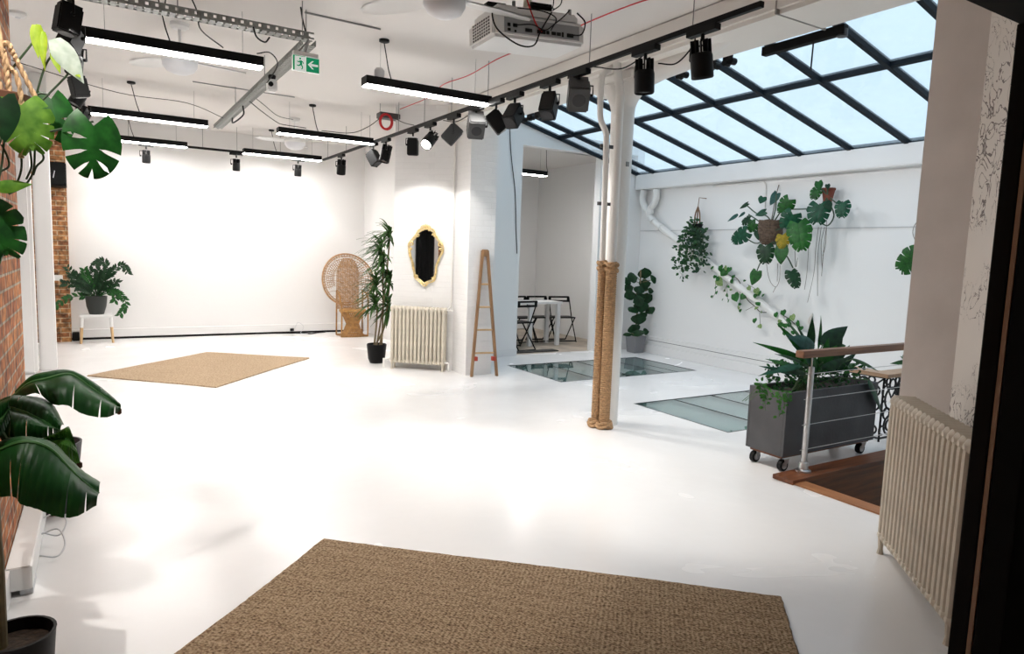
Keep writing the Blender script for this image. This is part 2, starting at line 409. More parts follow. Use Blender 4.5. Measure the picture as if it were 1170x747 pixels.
# ------------------------------------------------------------------ plant data (metres, room coordinates)
WALL_MONSTERA=[((7.400,6.178,2.319),(7.360,6.280,2.253),0.068,'p','d'),
((7.380,6.309,2.178),(7.340,6.458,2.082),0.054,'p','b'),
((7.450,6.255,2.209),(7.410,6.331,2.136),0.039,'p','b'),
((7.450,6.142,2.124),(7.410,6.270,2.069),0.134,'m','d'),
((7.350,6.090,1.955),(7.310,6.345,1.797),0.205,'m','t'),
((7.420,6.025,2.065),(7.380,6.130,1.957),0.144,'m','g'),
((7.500,6.018,2.401),(7.460,6.030,2.316),0.120,'p','t'),
((7.500,5.810,2.437),(7.460,5.876,2.286),0.129,'p','b'),
((7.450,5.926,2.205),(7.410,6.054,2.160),0.095,'p','t'),
((7.400,5.999,1.957),(7.360,5.936,1.836),0.086,'p','d'),
((7.300,5.770,1.776),(7.260,5.717,1.537),0.215,'m','d'),
((7.500,5.636,2.324),(7.460,5.565,2.160),0.046,'p','g'),
((7.400,5.526,2.357),(7.360,5.638,2.167),0.193,'m','g'),
((7.350,5.420,2.171),(7.310,5.502,1.970),0.236,'m','t'),
((7.250,5.288,2.073),(7.210,5.170,1.701),0.276,'m','g2'),
((7.300,5.156,2.008),(7.260,5.354,1.744),0.131,'m','g'),
((7.280,5.514,1.912),(7.240,5.454,1.720),0.159,'m','y'),
((7.250,5.490,1.742),(7.210,5.453,1.528),0.181,'p','g'),
((7.200,5.791,1.425),(7.160,5.828,1.247),0.163,'p','g'),
((7.200,5.298,1.478),(7.160,5.148,1.254),0.167,'m','d')]
WALL_MONSTERA_B=[((7.500,5.222,2.545),(7.460,5.171,2.430),0.100,'p','g'),
((7.480,5.218,2.467),(7.440,5.234,2.334),0.133,'m','g'),
((7.500,5.097,2.504),(7.460,5.058,2.445),0.061,'p','d'),
((7.350,5.082,2.278),(7.310,5.069,2.039),0.256,'m','t'),
((7.350,4.781,2.285),(7.310,4.760,2.095),0.168,'m','t'),
((7.400,5.022,2.289),(7.360,4.939,2.187),0.108,'p','d')]
WALL_ROOTS_A=[[(7.450,5.875,1.722),(7.450,5.831,1.462),(7.450,5.766,1.299),(7.450,5.677,1.234),(7.450,5.630,1.330),(7.450,5.634,1.516)],
[(7.450,5.677,1.234),(7.450,5.712,1.161)],
[(7.450,5.438,1.704),(7.450,5.406,1.501),(7.450,5.390,1.615)],
[(7.450,5.677,1.538),(7.450,5.661,1.305)]]
WALL_ROOTS_B=[[(7.550,5.318,1.732),(7.550,5.312,1.438),(7.550,5.328,1.221)],
[(7.550,5.289,1.956),(7.550,5.318,1.732)],
[(7.550,5.205,1.999),(7.550,5.218,1.733),(7.550,5.216,1.442),(7.550,5.270,1.065)],
[(7.550,5.168,1.999),(7.550,5.180,1.644),(7.550,5.140,1.154)],
[(7.550,5.097,2.019),(7.550,5.109,1.756),(7.550,5.108,1.402)],
[(7.550,5.120,1.998),(7.550,5.150,1.800),(7.550,5.109,1.491)],
[(7.550,5.103,2.085),(7.550,5.089,1.800),(7.550,5.116,1.646)]]
WALL_STEMS_A=[[(7.450,5.806,2.050),(7.450,5.898,2.146),(7.450,6.060,2.186),(7.450,6.217,2.288)],
[(7.450,5.825,1.957),(7.450,6.007,2.078),(7.450,6.192,2.178)],
[(7.450,5.821,1.910),(7.450,6.010,1.792),(7.450,6.193,1.852)],
[(7.450,5.815,1.840),(7.450,5.887,1.769)],
[(7.450,5.785,1.816),(7.450,5.640,1.736)],
[(7.450,5.769,1.956),(7.450,5.532,2.022),(7.450,5.433,2.076)],
[(7.450,5.803,2.027),(7.450,5.683,2.209),(7.450,5.561,2.340)],
[(7.450,5.808,2.073),(7.450,5.769,2.258),(7.450,5.778,2.420)],
[(7.450,5.727,1.793),(7.450,5.550,1.634),(7.450,5.444,1.488)],
[(7.450,5.776,1.723),(7.450,5.931,1.554),(7.450,5.992,1.420)],
[(7.450,5.755,1.793),(7.450,5.642,1.909)],
[(7.450,5.739,2.234),(7.450,5.445,2.218),(7.450,5.293,2.217)]]
WALL_STEMS_B=[[(7.500,5.094,2.342),(7.500,5.124,2.279),(7.500,5.184,2.270)],
[(7.500,5.094,2.342),(7.500,4.980,2.144),(7.500,5.040,2.016),(7.500,5.138,2.040)],
[(7.500,5.046,2.340),(7.500,4.946,2.271),(7.500,4.878,2.289)],
[(7.500,5.098,2.386),(7.500,5.177,2.455),(7.500,5.226,2.458)],
[(7.500,5.086,2.385),(7.500,5.096,2.493)]]
POT_A=(7.520,5.878,1.937)
POT_B=(7.600,5.145,2.385)
RIGHT_MONSTERA=[((7.300,3.832,1.712),(7.260,4.016,1.503),0.255,'m','g'),
((7.350,3.846,1.726),(7.310,3.823,1.377),0.162,'m','g')]
RIGHT_STRINGS=[[(7.400,3.910,2.065),(7.400,3.972,1.993),(7.400,3.978,1.890),(7.400,3.901,1.754)],
[(7.400,3.896,2.024),(7.400,3.927,1.890),(7.400,3.950,1.713)],
[(7.400,3.944,2.066),(7.400,3.941,1.890),(7.400,3.904,1.727)],
[(7.400,3.893,1.943),(7.400,3.956,1.721)]]
IVY_VINE=[[(7.660,6.961,1.397),(7.660,6.803,1.403),(7.660,6.631,1.345),(7.660,6.478,1.298),(7.660,6.372,1.154),(7.660,6.282,1.022),(7.660,6.146,0.938),(7.660,6.039,0.870),(7.660,5.845,0.888),(7.660,5.701,0.865),(7.660,5.556,0.799),(7.660,5.434,0.694)],
[(7.660,6.478,1.298),(7.660,6.596,1.260),(7.660,6.738,1.296),(7.660,6.847,1.246)],
[(7.660,6.647,1.213),(7.660,6.721,1.099)],
[(7.660,6.426,1.226),(7.660,6.402,0.949),(7.660,6.413,0.862)],
[(7.660,6.301,1.233),(7.660,6.140,1.159),(7.660,6.101,0.994)],
[(7.660,6.064,0.862),(7.660,6.043,0.686),(7.660,6.096,0.660)],
[(7.660,5.701,0.865),(7.660,5.665,0.728),(7.660,5.633,0.630)],
[(7.660,6.875,1.245),(7.660,6.862,1.090),(7.660,6.912,0.997)],
[(7.660,5.510,0.784),(7.660,5.490,0.687)],
[(7.660,6.660,1.202),(7.660,6.637,1.039),(7.660,6.613,0.975)],
[(7.660,6.295,0.872),(7.660,6.171,0.936)]]
IVY_LEAVES=[((7.620,6.918,1.457),(7.580,6.903,1.413),0.059,'i','g'),
((7.620,6.846,1.330),(7.580,6.840,1.290),0.058,'i','g'),
((7.620,6.772,1.471),(7.580,6.734,1.394),0.097,'i','g'),
((7.620,6.675,1.410),(7.580,6.716,1.329),0.125,'i','g'),
((7.620,6.810,1.276),(7.580,6.680,1.195),0.136,'i','l'),
((7.620,6.603,1.453),(7.580,6.599,1.381),0.095,'i','g'),
((7.620,6.822,1.174),(7.580,6.808,1.140),0.049,'i','g'),
((7.620,6.811,1.100),(7.580,6.775,1.063),0.049,'i','g'),
((7.620,6.892,1.035),(7.580,6.855,1.006),0.039,'i','g'),
((7.620,6.626,1.072),(7.580,6.561,1.044),0.048,'i','g'),
((7.620,6.557,1.285),(7.580,6.503,1.235),0.066,'i','g'),
((7.620,6.524,1.348),(7.580,6.496,1.303),0.057,'i','g'),
((7.620,6.482,1.086),(7.580,6.402,0.988),0.132,'i','g'),
((7.620,6.314,1.090),(7.580,6.328,1.018),0.102,'i','g'),
((7.620,6.366,0.965),(7.580,6.361,0.937),0.047,'i','g'),
((7.620,6.409,0.913),(7.580,6.344,0.879),0.056,'i','l'),
((7.620,6.361,0.880),(7.580,6.326,0.845),0.047,'i','g'),
((7.620,6.257,1.201),(7.580,6.181,1.164),0.065,'i','l'),
((7.620,6.124,1.181),(7.580,6.055,1.115),0.091,'i','l'),
((7.620,6.124,1.113),(7.580,6.099,1.056),0.073,'i','g'),
((7.620,6.067,1.148),(7.580,6.036,1.091),0.073,'i','g'),
((7.620,6.088,1.007),(7.580,6.011,0.965),0.073,'i','g'),
((7.620,6.082,0.941),(7.580,6.089,0.902),0.064,'i','l'),
((7.620,5.996,1.117),(7.580,5.981,1.085),0.045,'i','g'),
((7.620,6.109,0.774),(7.580,6.078,0.718),0.073,'i','g'),
((7.620,6.027,0.698),(7.580,5.958,0.663),0.064,'i','l'),
((7.620,6.009,0.887),(7.580,5.975,0.861),0.036,'i','l'),
((7.620,5.782,0.884),(7.580,5.738,0.831),0.071,'i','g'),
((7.620,5.669,0.928),(7.580,5.624,0.869),0.079,'i','g'),
((7.620,5.701,0.806),(7.580,5.691,0.762),0.062,'i','l'),
((7.620,5.708,0.765),(7.580,5.648,0.703),0.088,'i','g'),
((7.620,5.644,0.759),(7.580,5.570,0.714),0.079,'i','g'),
((7.620,5.583,0.832),(7.580,5.532,0.783),0.070,'i','g'),
((7.620,5.534,0.876),(7.580,5.474,0.816),0.087,'i','l'),
((7.620,5.578,0.767),(7.580,5.501,0.734),0.070,'i','g'),
((7.620,5.627,0.655),(7.580,5.586,0.611),0.061,'i','g'),
((7.620,5.500,0.679),(7.580,5.453,0.638),0.061,'i','g'),
((7.620,5.453,0.796),(7.580,5.384,0.750),0.078,'i','g'),
((7.620,5.387,0.746),(7.580,5.379,0.689),0.077,'i','g'),
((7.620,6.314,1.295),(7.580,6.303,1.272),0.037,'i','g'),
((7.620,6.609,1.192),(7.580,6.545,1.174),0.038,'i','g'),
((7.620,6.688,1.002),(7.580,6.658,0.982),0.029,'i','g'),
((7.620,6.582,0.994),(7.580,6.551,0.961),0.043,'i','g'),
((7.620,6.540,1.154),(7.580,6.531,1.132),0.038,'i','l'),
((7.620,6.667,1.136),(7.580,6.616,1.114),0.034,'i','g'),
((7.620,6.777,1.304),(7.580,6.792,1.255),0.077,'i','g'),
((7.620,6.688,1.462),(7.580,6.620,1.414),0.067,'i','l')]
HANG_LEAVES=[((-0.008,2.900,1.970),(-0.016,2.870,1.791),0.169,'h','g'),
((-0.152,3.250,2.102),(-0.113,3.220,1.936),0.116,'h','g'),
((-0.226,2.950,2.023),(-0.191,2.920,1.848),0.164,'m','l'),
((-0.256,2.750,1.987),(-0.250,2.720,1.848),0.095,'p','d'),
((-0.175,3.000,2.293),(-0.168,2.970,2.175),0.037,'p','y'),
((-0.165,2.990,2.293),(-0.148,2.960,2.134),0.031,'p','y'),
((-0.150,2.980,2.269),(-0.149,2.950,2.162),0.022,'p','y'),
((-0.127,3.000,2.213),(-0.105,2.970,2.132),0.028,'p','y'),
((-0.120,3.000,2.256),(-0.034,2.970,2.112),0.081,'p','w'),
((-0.076,3.000,2.161),(-0.045,2.970,2.129),0.029,'p','y'),
((-0.311,3.000,1.718),(-0.203,2.970,1.737),0.049,'p','l')]
HANG_LEAVES_LOW=[((-0.329,2.800,1.642),(-0.262,2.770,1.486),0.177,'m','g')]
HANG_PETIOLES=[[(-0.272,3.000,1.974),(-0.214,3.000,1.906),(-0.137,3.000,1.925),(-0.009,3.000,1.971)],
[(-0.264,3.000,1.916),(-0.184,3.000,2.047),(-0.140,3.000,2.059)],
[(-0.267,3.000,2.094),(-0.246,3.000,2.132),(-0.172,3.000,2.252),(-0.171,3.000,2.288)],
[(-0.164,3.000,2.034),(-0.091,3.000,2.128),(-0.077,3.000,2.154)],
[(-0.214,3.000,1.922),(-0.155,3.000,2.142),(-0.122,3.000,2.207)],
[(-0.278,3.000,1.884),(-0.289,3.000,1.793),(-0.306,3.000,1.718)],
[(-0.239,3.000,1.919),(-0.190,3.000,1.879),(-0.166,3.000,1.835),(-0.188,3.000,1.802),(-0.199,3.000,1.770)],
[(-0.231,3.000,1.859),(-0.234,3.000,1.782),(-0.259,3.000,1.710)],
[(-0.206,3.000,1.862),(-0.203,3.000,1.801),(-0.220,3.000,1.753)],
[(-0.190,3.000,1.879),(-0.198,3.000,1.786),(-0.226,3.000,1.731),(-0.273,3.000,1.697)],
[(-0.286,3.000,1.868),(-0.272,3.000,1.830),(-0.269,3.000,1.794),(-0.294,3.000,1.774)],
[(-0.277,3.000,1.914),(-0.318,3.000,1.790),(-0.348,3.000,1.649)]]
HANG_ROPES=[[(-0.286,2.980,2.318),(-0.251,2.980,2.209),(-0.224,2.980,2.141),(-0.174,2.980,2.021)],
[(-0.286,2.980,2.306),(-0.267,2.980,2.177),(-0.257,2.980,2.062),(-0.245,2.980,1.975)],
[(-0.291,2.980,2.294),(-0.288,2.980,2.145),(-0.279,2.980,2.000)],
[(-0.282,2.980,2.290),(-0.231,2.980,2.095),(-0.221,2.980,1.948),(-0.231,2.980,1.826)]]
HANG_POT=(-0.285,3.050,2.017)
BANANA=[([(-0.307,3.350,0.918),(-0.252,3.300,0.984),(-0.193,3.300,1.001),(-0.118,3.300,0.996),(-0.041,3.280,0.953),(0.019,3.250,0.896),(0.053,3.200,0.862)],[(-0.311,3.300,0.913),(-0.254,3.220,0.974),(-0.196,3.200,0.993),(-0.119,3.200,1.006),(-0.049,3.180,0.951),(0.010,3.150,0.902),(0.054,3.150,0.857)],[(-0.291,3.250,0.912),(-0.223,3.100,0.956),(-0.171,3.050,0.919),(-0.125,3.050,0.910),(-0.074,3.050,0.871),(-0.001,3.050,0.851),(0.049,3.100,0.859)]),
([(-0.367,3.100,0.921),(-0.307,3.100,0.953),(-0.254,3.100,0.949),(-0.205,3.100,0.935),(-0.168,3.050,0.914),(-0.135,3.000,0.845)],[(-0.363,3.050,0.885),(-0.313,3.000,0.928),(-0.268,2.980,0.919),(-0.231,2.960,0.902),(-0.187,2.950,0.872),(-0.147,2.950,0.835)],[(-0.375,3.000,0.807),(-0.323,2.920,0.840),(-0.279,2.900,0.840),(-0.236,2.900,0.830),(-0.193,2.900,0.830),(-0.153,2.920,0.840)]),
([(-0.211,3.050,0.784),(-0.175,3.050,0.804),(-0.143,3.050,0.820),(-0.123,3.030,0.832),(-0.115,3.020,0.810)],[(-0.200,3.000,0.782),(-0.165,3.000,0.792),(-0.134,2.990,0.795),(-0.115,2.980,0.786),(-0.100,2.980,0.760)],[(-0.191,2.980,0.781),(-0.161,2.960,0.754),(-0.134,2.950,0.735),(-0.108,2.950,0.712),(-0.087,2.950,0.698)]),
([(-0.363,2.900,0.814),(-0.281,2.920,0.833),(-0.216,2.920,0.823),(-0.161,2.920,0.798),(-0.121,2.900,0.747),(-0.076,2.870,0.698),(-0.024,2.840,0.658)],[(-0.352,2.800,0.806),(-0.266,2.760,0.853),(-0.211,2.750,0.853),(-0.163,2.750,0.821),(-0.122,2.740,0.766),(-0.080,2.730,0.710),(-0.028,2.740,0.649)],[(-0.347,2.720,0.686),(-0.271,2.680,0.696),(-0.248,2.660,0.673),(-0.204,2.650,0.652),(-0.148,2.650,0.615),(-0.096,2.650,0.607),(-0.037,2.700,0.619)]),
([(-0.356,2.900,0.988),(-0.329,2.900,0.969),(-0.301,2.900,0.980),(-0.280,2.880,0.986)],[(-0.353,2.850,0.921),(-0.330,2.820,0.918),(-0.302,2.820,0.932),(-0.281,2.820,0.964)],[(-0.351,2.800,0.823),(-0.321,2.780,0.867),(-0.297,2.780,0.890),(-0.277,2.800,0.934)])]
FIG=[((7.587,8.287,1.208),(7.538,8.247,1.386),0.239,'f','d'),
((7.348,8.200,1.231),(7.114,8.160,1.252),0.191,'f','d'),
((7.280,8.286,1.195),(7.114,8.246,1.159),0.159,'f','d'),
((7.498,8.253,1.160),(7.660,8.213,1.163),0.191,'f','d'),
((7.584,8.148,1.195),(7.660,8.108,1.236),0.159,'f','d'),
((7.363,8.305,1.073),(7.132,8.265,1.056),0.159,'f','d'),
((7.382,8.276,0.971),(7.134,8.236,0.933),0.175,'f','d'),
((7.558,8.179,1.037),(7.660,8.139,1.019),0.112,'f','d'),
((7.456,8.244,1.100),(7.369,8.204,0.979),0.191,'f','d'),
((7.450,8.259,0.999),(7.425,8.219,0.847),0.191,'f','d'),
((7.656,8.299,0.980),(7.660,8.259,0.808),0.223,'f','d'),
((7.374,8.209,0.751),(7.180,8.169,0.712),0.191,'f','d'),
((7.431,8.176,0.864),(7.409,8.136,0.670),0.255,'f','d'),
((7.620,8.185,0.757),(7.660,8.145,0.644),0.191,'f','d'),
((7.400,8.191,0.649),(7.376,8.151,0.477),0.255,'f','d'),
((7.521,8.272,0.663),(7.554,8.232,0.540),0.191,'f','d'),
((7.467,8.308,0.319),(7.352,8.268,0.454),0.223,'f','d'),
((7.269,8.187,0.335),(7.066,8.147,0.335),0.096,'f','d'),
((7.394,8.198,0.391),(7.366,8.158,0.286),0.255,'f','d'),
((7.554,8.236,0.357),(7.660,8.196,0.356),0.128,'f','d'),
((7.474,8.154,0.890),(7.224,8.114,0.850),0.191,'f','d'),
((7.477,8.244,1.045),(7.577,8.204,1.157),0.223,'f','d')]
PLANTER_LEAVES=[((4.855,3.300,0.789),(4.501,3.250,1.154),0.095,'p','g'),
((4.808,3.300,0.862),(4.749,3.250,1.127),0.068,'p','d'),
((4.801,3.300,0.768),(4.184,3.250,0.968),0.059,'p','g'),
((4.497,3.150,0.786),(4.014,3.100,0.790),0.063,'p','t'),
((4.453,3.150,0.722),(4.037,3.100,0.810),0.041,'p','t'),
((4.993,3.350,0.871),(4.969,3.300,1.129),0.045,'p','g'),
((4.973,3.300,0.903),(5.248,3.250,1.068),0.140,'p','d'),
((5.015,3.300,0.877),(5.231,3.250,0.911),0.158,'p','g'),
((4.716,3.250,0.874),(4.431,3.200,1.028),0.081,'p','b'),
((4.711,3.200,0.927),(4.382,3.150,1.013),0.113,'p','b'),
((5.101,3.120,0.804),(5.490,3.070,0.713),0.045,'p','g'),
((5.231,3.050,0.641),(5.485,3.000,0.345),0.095,'p','t'),
((4.738,3.150,0.726),(5.102,3.100,0.842),0.077,'p','d'),
((4.830,3.350,0.807),(4.473,3.300,1.082),0.068,'p','g'),
((4.842,3.200,0.782),(4.936,3.150,0.924),0.091,'p','g'),
((4.773,3.200,0.739),(4.460,3.150,0.944),0.081,'p','t'),
((5.115,3.300,0.727),(5.295,3.250,0.896),0.068,'p','d'),
((5.122,3.300,0.677),(5.482,3.250,0.764),0.068,'p','g'),
((5.027,3.320,0.728),(5.126,3.270,1.021),0.086,'p','d'),
((4.880,3.300,0.740),(4.635,3.250,1.084),0.077,'p','d'),
((4.886,3.250,0.724),(4.930,3.200,0.965),0.100,'p','g'),
((5.048,3.280,0.709),(5.174,3.230,0.952),0.104,'p','d'),
((4.699,3.200,0.743),(4.257,3.150,0.931),0.068,'p','d'),
((4.564,3.180,0.732),(4.138,3.130,0.885),0.059,'p','g'),
((4.559,3.150,0.715),(4.172,3.100,0.813),0.054,'p','d'),
((5.084,3.250,0.688),(5.302,3.200,0.854),0.072,'p','d'),
((4.814,3.200,0.713),(4.560,3.150,0.985),0.091,'p','g')]
PLANTER_TRAILS=[[(3.907,3.020,0.707),(3.931,3.020,0.632),(3.953,3.020,0.516)],
[(4.087,3.020,0.641),(4.114,3.020,0.554),(4.109,3.020,0.458)],
[(4.169,3.020,0.635),(4.185,3.020,0.580)],
[(3.875,3.020,0.720),(3.897,3.020,0.656)],
[(4.122,3.020,0.617),(4.165,3.020,0.528)],
[(3.955,3.020,0.693),(3.973,3.020,0.587)]]
FLOWER=[[(4.834,3.300,0.861),(4.809,3.300,1.050),(4.794,3.300,1.163)]]
BEHIND_RAIL=[((7.173,3.750,0.567),(6.789,3.720,0.593),0.061,'p','g'),
((7.026,3.750,0.621),(7.038,3.720,0.701),0.042,'p','g'),
((7.117,3.750,0.570),(6.940,3.720,0.645),0.043,'p','g')]
BASKET_ROPE=[[(7.600,7.234,2.462),(7.600,7.248,2.330)]]
TRAIL_A=[[(7.500,7.143,2.058),(7.500,7.288,1.965),(7.500,7.403,1.774),(7.500,7.463,1.540),(7.500,7.477,1.384)],
[(7.500,7.155,2.058),(7.500,7.230,1.889),(7.500,7.342,1.678),(7.500,7.403,1.464),(7.500,7.402,1.289)],
[(7.500,7.141,2.039),(7.500,7.203,1.870),(7.500,7.264,1.679),(7.500,7.311,1.467),(7.500,7.332,1.254)],
[(7.500,7.128,2.039),(7.500,7.152,1.870),(7.500,7.196,1.642),(7.500,7.195,1.471)],
[(7.500,7.114,2.020),(7.500,7.051,1.870),(7.500,7.011,1.683),(7.500,6.973,1.534)],
[(7.500,7.128,2.039),(7.500,7.076,1.870),(7.500,7.056,1.626),(7.500,7.076,1.418)],
[(7.500,7.116,2.038),(7.500,7.005,1.907),(7.500,6.954,1.740),(7.500,6.929,1.591)],
[(7.500,7.141,2.039),(7.500,7.142,1.907),(7.500,7.141,1.738),(7.500,7.137,1.549)],
[(7.500,7.163,2.002),(7.500,7.257,1.908),(7.500,7.384,1.870),(7.500,7.464,1.870)],
[(7.500,7.138,2.001),(7.500,7.309,1.908),(7.500,7.426,1.735),(7.500,7.493,1.734)],
[(7.500,7.139,2.020),(7.500,7.023,1.832),(7.500,7.015,1.589),(7.500,7.022,1.382)],
[(7.500,7.139,2.020),(7.500,7.327,1.813),(7.500,7.360,1.582),(7.500,7.344,1.389)],
[(7.500,7.151,2.152),(7.500,7.217,2.040),(7.500,7.244,1.908)],
[(7.500,7.104,1.963),(7.500,7.119,1.776),(7.500,7.090,1.588)],
[(7.500,7.104,1.963),(7.500,7.169,1.775),(7.500,7.278,1.545),(7.500,7.246,1.469)]]
DRAC=[(3.284,8.500,1.741),(3.185,8.450,1.372),(3.293,8.500,1.164),(3.075,8.400,1.087),(3.286,8.500,0.790),(3.054,8.400,0.859),(3.158,8.450,1.576)]
ZZ=[[(-0.111,11.850,0.705),(-0.199,11.850,0.768),(-0.283,11.850,0.893),(-0.432,11.850,1.139)],
[(-0.111,11.850,0.705),(-0.179,11.850,0.831),(-0.246,11.850,0.956),(-0.400,11.850,1.058)],
[(-0.093,11.850,0.705),(-0.142,11.850,0.873),(-0.200,11.850,1.019),(-0.215,11.850,1.112)],
[(-0.093,11.850,0.705),(-0.089,11.850,0.873),(-0.103,11.850,0.999),(-0.153,11.850,1.103)],
[(-0.075,11.850,0.705),(-0.035,11.850,0.874),(-0.022,11.850,1.000),(-0.080,11.850,1.188)],
[(-0.058,11.850,0.705),(0.058,11.850,0.959),(0.081,11.850,1.149),(0.011,11.850,1.232),(-0.062,11.850,1.178)],
[(-0.039,11.850,0.705),(0.057,11.850,0.938),(0.152,11.850,1.087),(0.284,11.850,1.175),(0.346,11.850,1.047)],
[(-0.039,11.850,0.705),(0.091,11.850,0.832),(0.166,11.850,0.917),(0.212,11.850,0.907)],
[(-0.039,11.850,0.705),(0.108,11.850,0.789),(0.179,11.850,0.704),(0.159,11.850,0.618)],
[(-0.030,11.850,0.704),(0.144,11.850,0.768),(0.253,11.850,0.704),(0.306,11.850,0.574),(0.218,11.850,0.413)],
[(-0.129,11.850,0.705),(-0.289,11.850,0.705),(-0.447,11.850,0.664),(-0.587,11.850,0.562)],
[(-0.129,11.850,0.705),(-0.214,11.850,0.831),(-0.319,11.850,0.872),(-0.508,11.850,0.892)],
[(-0.093,11.850,0.705),(-0.126,11.850,0.831),(-0.194,11.850,0.915),(-0.298,11.850,0.976)],
[(-0.075,11.850,0.705),(0.001,11.850,0.853),(0.040,11.850,0.980),(0.070,11.850,1.065)],
[(-0.058,11.850,0.705),(-0.001,11.850,0.789),(0.091,11.850,0.853),(0.146,11.850,0.832)],
[(-0.111,11.850,0.726),(-0.233,11.850,0.810),(-0.351,11.850,0.955),(-0.383,11.850,1.037)],
[(-0.075,11.850,0.726),(-0.071,11.850,0.852),(-0.051,11.850,0.937),(-0.040,11.850,1.021)],
[(-0.093,11.850,0.705),(-0.163,11.850,0.768),(-0.250,11.850,0.831),(-0.320,11.850,0.831)]]

# ------------------------------------------------------------------ the room shell
CEIL = 3.38
# floor with three openings: two glazed, one stair well
holes = [(4.78, 7.12, 6.62, 7.90), (4.82, 7.10, 4.06, 5.34), (4.22, 6.90, 2.08, 2.92)]
def holed_slab(x0, x1, y0, y1, z0, z1, holes):
    xs = sorted({x0, x1, *[h[0] for h in holes], *[h[1] for h in holes]}); ys = sorted({y0, y1, *[h[2] for h in holes], *[h[3] for h in holes]})
    bm = bmesh.new(); V = {}
    def vert(x, y, z):
        k = (x, y, z)
        if k not in V: V[k] = bm.verts.new(k)
        return V[k]
    solid = lambda i, j: 0 <= i < len(xs)-1 and 0 <= j < len(ys)-1 and not any(h[0] <= (xs[i]+xs[i+1])/2 <= h[1] and h[2] <= (ys[j]+ys[j+1])/2 <= h[3] for h in holes)
    for i in range(len(xs)-1):
        for j in range(len(ys)-1):
            if not solid(i, j): continue
            a, b, c, d = xs[i], xs[i+1], ys[j], ys[j+1]
            bm.faces.new([vert(a, c, z1), vert(b, c, z1), vert(b, d, z1), vert(a, d, z1)])
            bm.faces.new([vert(a, d, z0), vert(b, d, z0), vert(b, c, z0), vert(a, c, z0)])
            if not solid(i-1, j): bm.faces.new([vert(a, d, z1), vert(a, d, z0), vert(a, c, z0), vert(a, c, z1)])
            if not solid(i+1, j): bm.faces.new([vert(b, c, z1), vert(b, c, z0), vert(b, d, z0), vert(b, d, z1)])
            if not solid(i, j-1): bm.faces.new([vert(a, c, z1), vert(a, c, z0), vert(b, c, z0), vert(b, c, z1)])
            if not solid(i, j+1): bm.faces.new([vert(b, d, z1), vert(b, d, z0), vert(a, d, z0), vert(a, d, z1)])
    bm.verts.index_update()
    mb = MB().add([v.co.copy() for v in bm.verts], [[v.index for v in f.verts] for f in bm.faces]); bm.free(); return mb
structure('floor', holed_slab(-1.45, 7.9, -1.6, 12.4, -.22, 0, holes+[(4.95, 7.9, 8.72, 12.4)]), floor_mat(), 'glossy white poured resin floor of the studio', 'floor')
structure('floor', MB().box(4.95, 7.9, 8.72, 12.0, -.22, 0), mat('worn_concrete', (.44, .37, .30), .6, noise=.3, nscale=3, bump=.2, bscale=12), 'brownish worn concrete floor of the dining room', 'floor')
structure('ceiling', MB().box(-1.45, 4.34, -1.6, 12.4, CEIL, CEIL+.12), WHITE_C, 'off-white plaster ceiling over the studio', 'ceiling')
structure('wall_back', MB().box(-1.45, 4.35, 12.25, 12.4, 0, CEIL), WHITE, 'smooth white end wall lit by spot pools', 'wall')
structure('wall_side', MB().box(4.2, 4.35, 9.2, 12.25, 0, CEIL), WHITE, 'white side wall behind the dracaena', 'wall')
pierm = brick_mat('painted_brick', 'xy', (.84, .83, .82), (.83, .82, .81), (.81, .80, .79), 'paint')
structure('wall_middle', MB().prism([(3.28, 8.39), (3.90, 7.85), (3.88, 7.43), (4.25, 7.43), (4.62, 8.63), (4.62, 9.2), (3.9, 9.2)], 0, CEIL), pierm, 'white painted brick pier carrying the gilt mirror', 'wall')
# brick on the left
structure('wall_left', MB().box(-1.45, -.39, -1.6, 4.70, 0, CEIL), brick_mat('red_brick', 'y', (.42, .16, .05), (.28, .08, .025), (.36, .28, .20)), 'orange red brick wall at the left edge', 'wall')
structure('wall_left_far', MB().box(-1.45, -1.3, 4.70, 12.25, 0, CEIL), WHITE, 'white wall in the recess behind the left columns', 'wall')
structure('wall_corner', MB().box(-1.3, -.41, 12.02, 12.25, 0, CEIL), brick_mat('ochre_brick', 'x', (.36, .17, .06), (.24, .09, .035), (.40, .30, .19)), 'strip of bare brown brick wall under the black speaker', 'wall')
mb = MB().bevbox(-.86, -.645, 9.20, 9.42, 0, CEIL, .03); structure('wall_column_left', mb, TRIMW, 'left of the two white columns beside the bare brick', 'column', smooth=True)
mb = MB().bevbox(-.64, -.475, 9.44, 9.62, 0, CEIL, .012); structure('wall_column_right', mb, TRIMW, 'right of the two white columns, next to the bare brick', 'column', smooth=True)
# partition to the dining room (top follows the roof slope)
roofz = lambda x: 2.905+(7.72-x)*.25
def slopewall(x0, x1, y0, y1, z0):
    a, b = roofz(x0)+.02, roofz(x1)+.02
    return MB().add([(x0, y0, z0), (x1, y0, z0), (x1, y1, z0), (x0, y1, z0), (x0, y0, a), (x1, y0, b), (x1, y1, b), (x0, y1, a)],
                    [(3, 2, 1, 0), (4, 5, 6, 7), (0, 1, 5, 4), (1, 2, 6, 5), (2, 3, 7, 6), (3, 0, 4, 7)])
pw = slopewall(4.62, 5.38, 8.65, 8.80, 0); q = slopewall(5.38, 6.86, 8.65, 8.80, 3.15); pw.add(q.v, q.f); q = slopewall(6.86, 7.749, 8.65, 8.80, 0); pw.add(q.v, q.f)
structure('wall_partition', pw, WHITE, 'white partition wall with the open doorway to the dining room', 'wall')
structure('wall_right', MB().box(7.75, 7.9, 1.6, 8.8, 0, 2.88).box(7.75, 7.9, 8.801, 12.0, 0, 3.42), WHITE, 'long white wall hung with plants', 'wall')
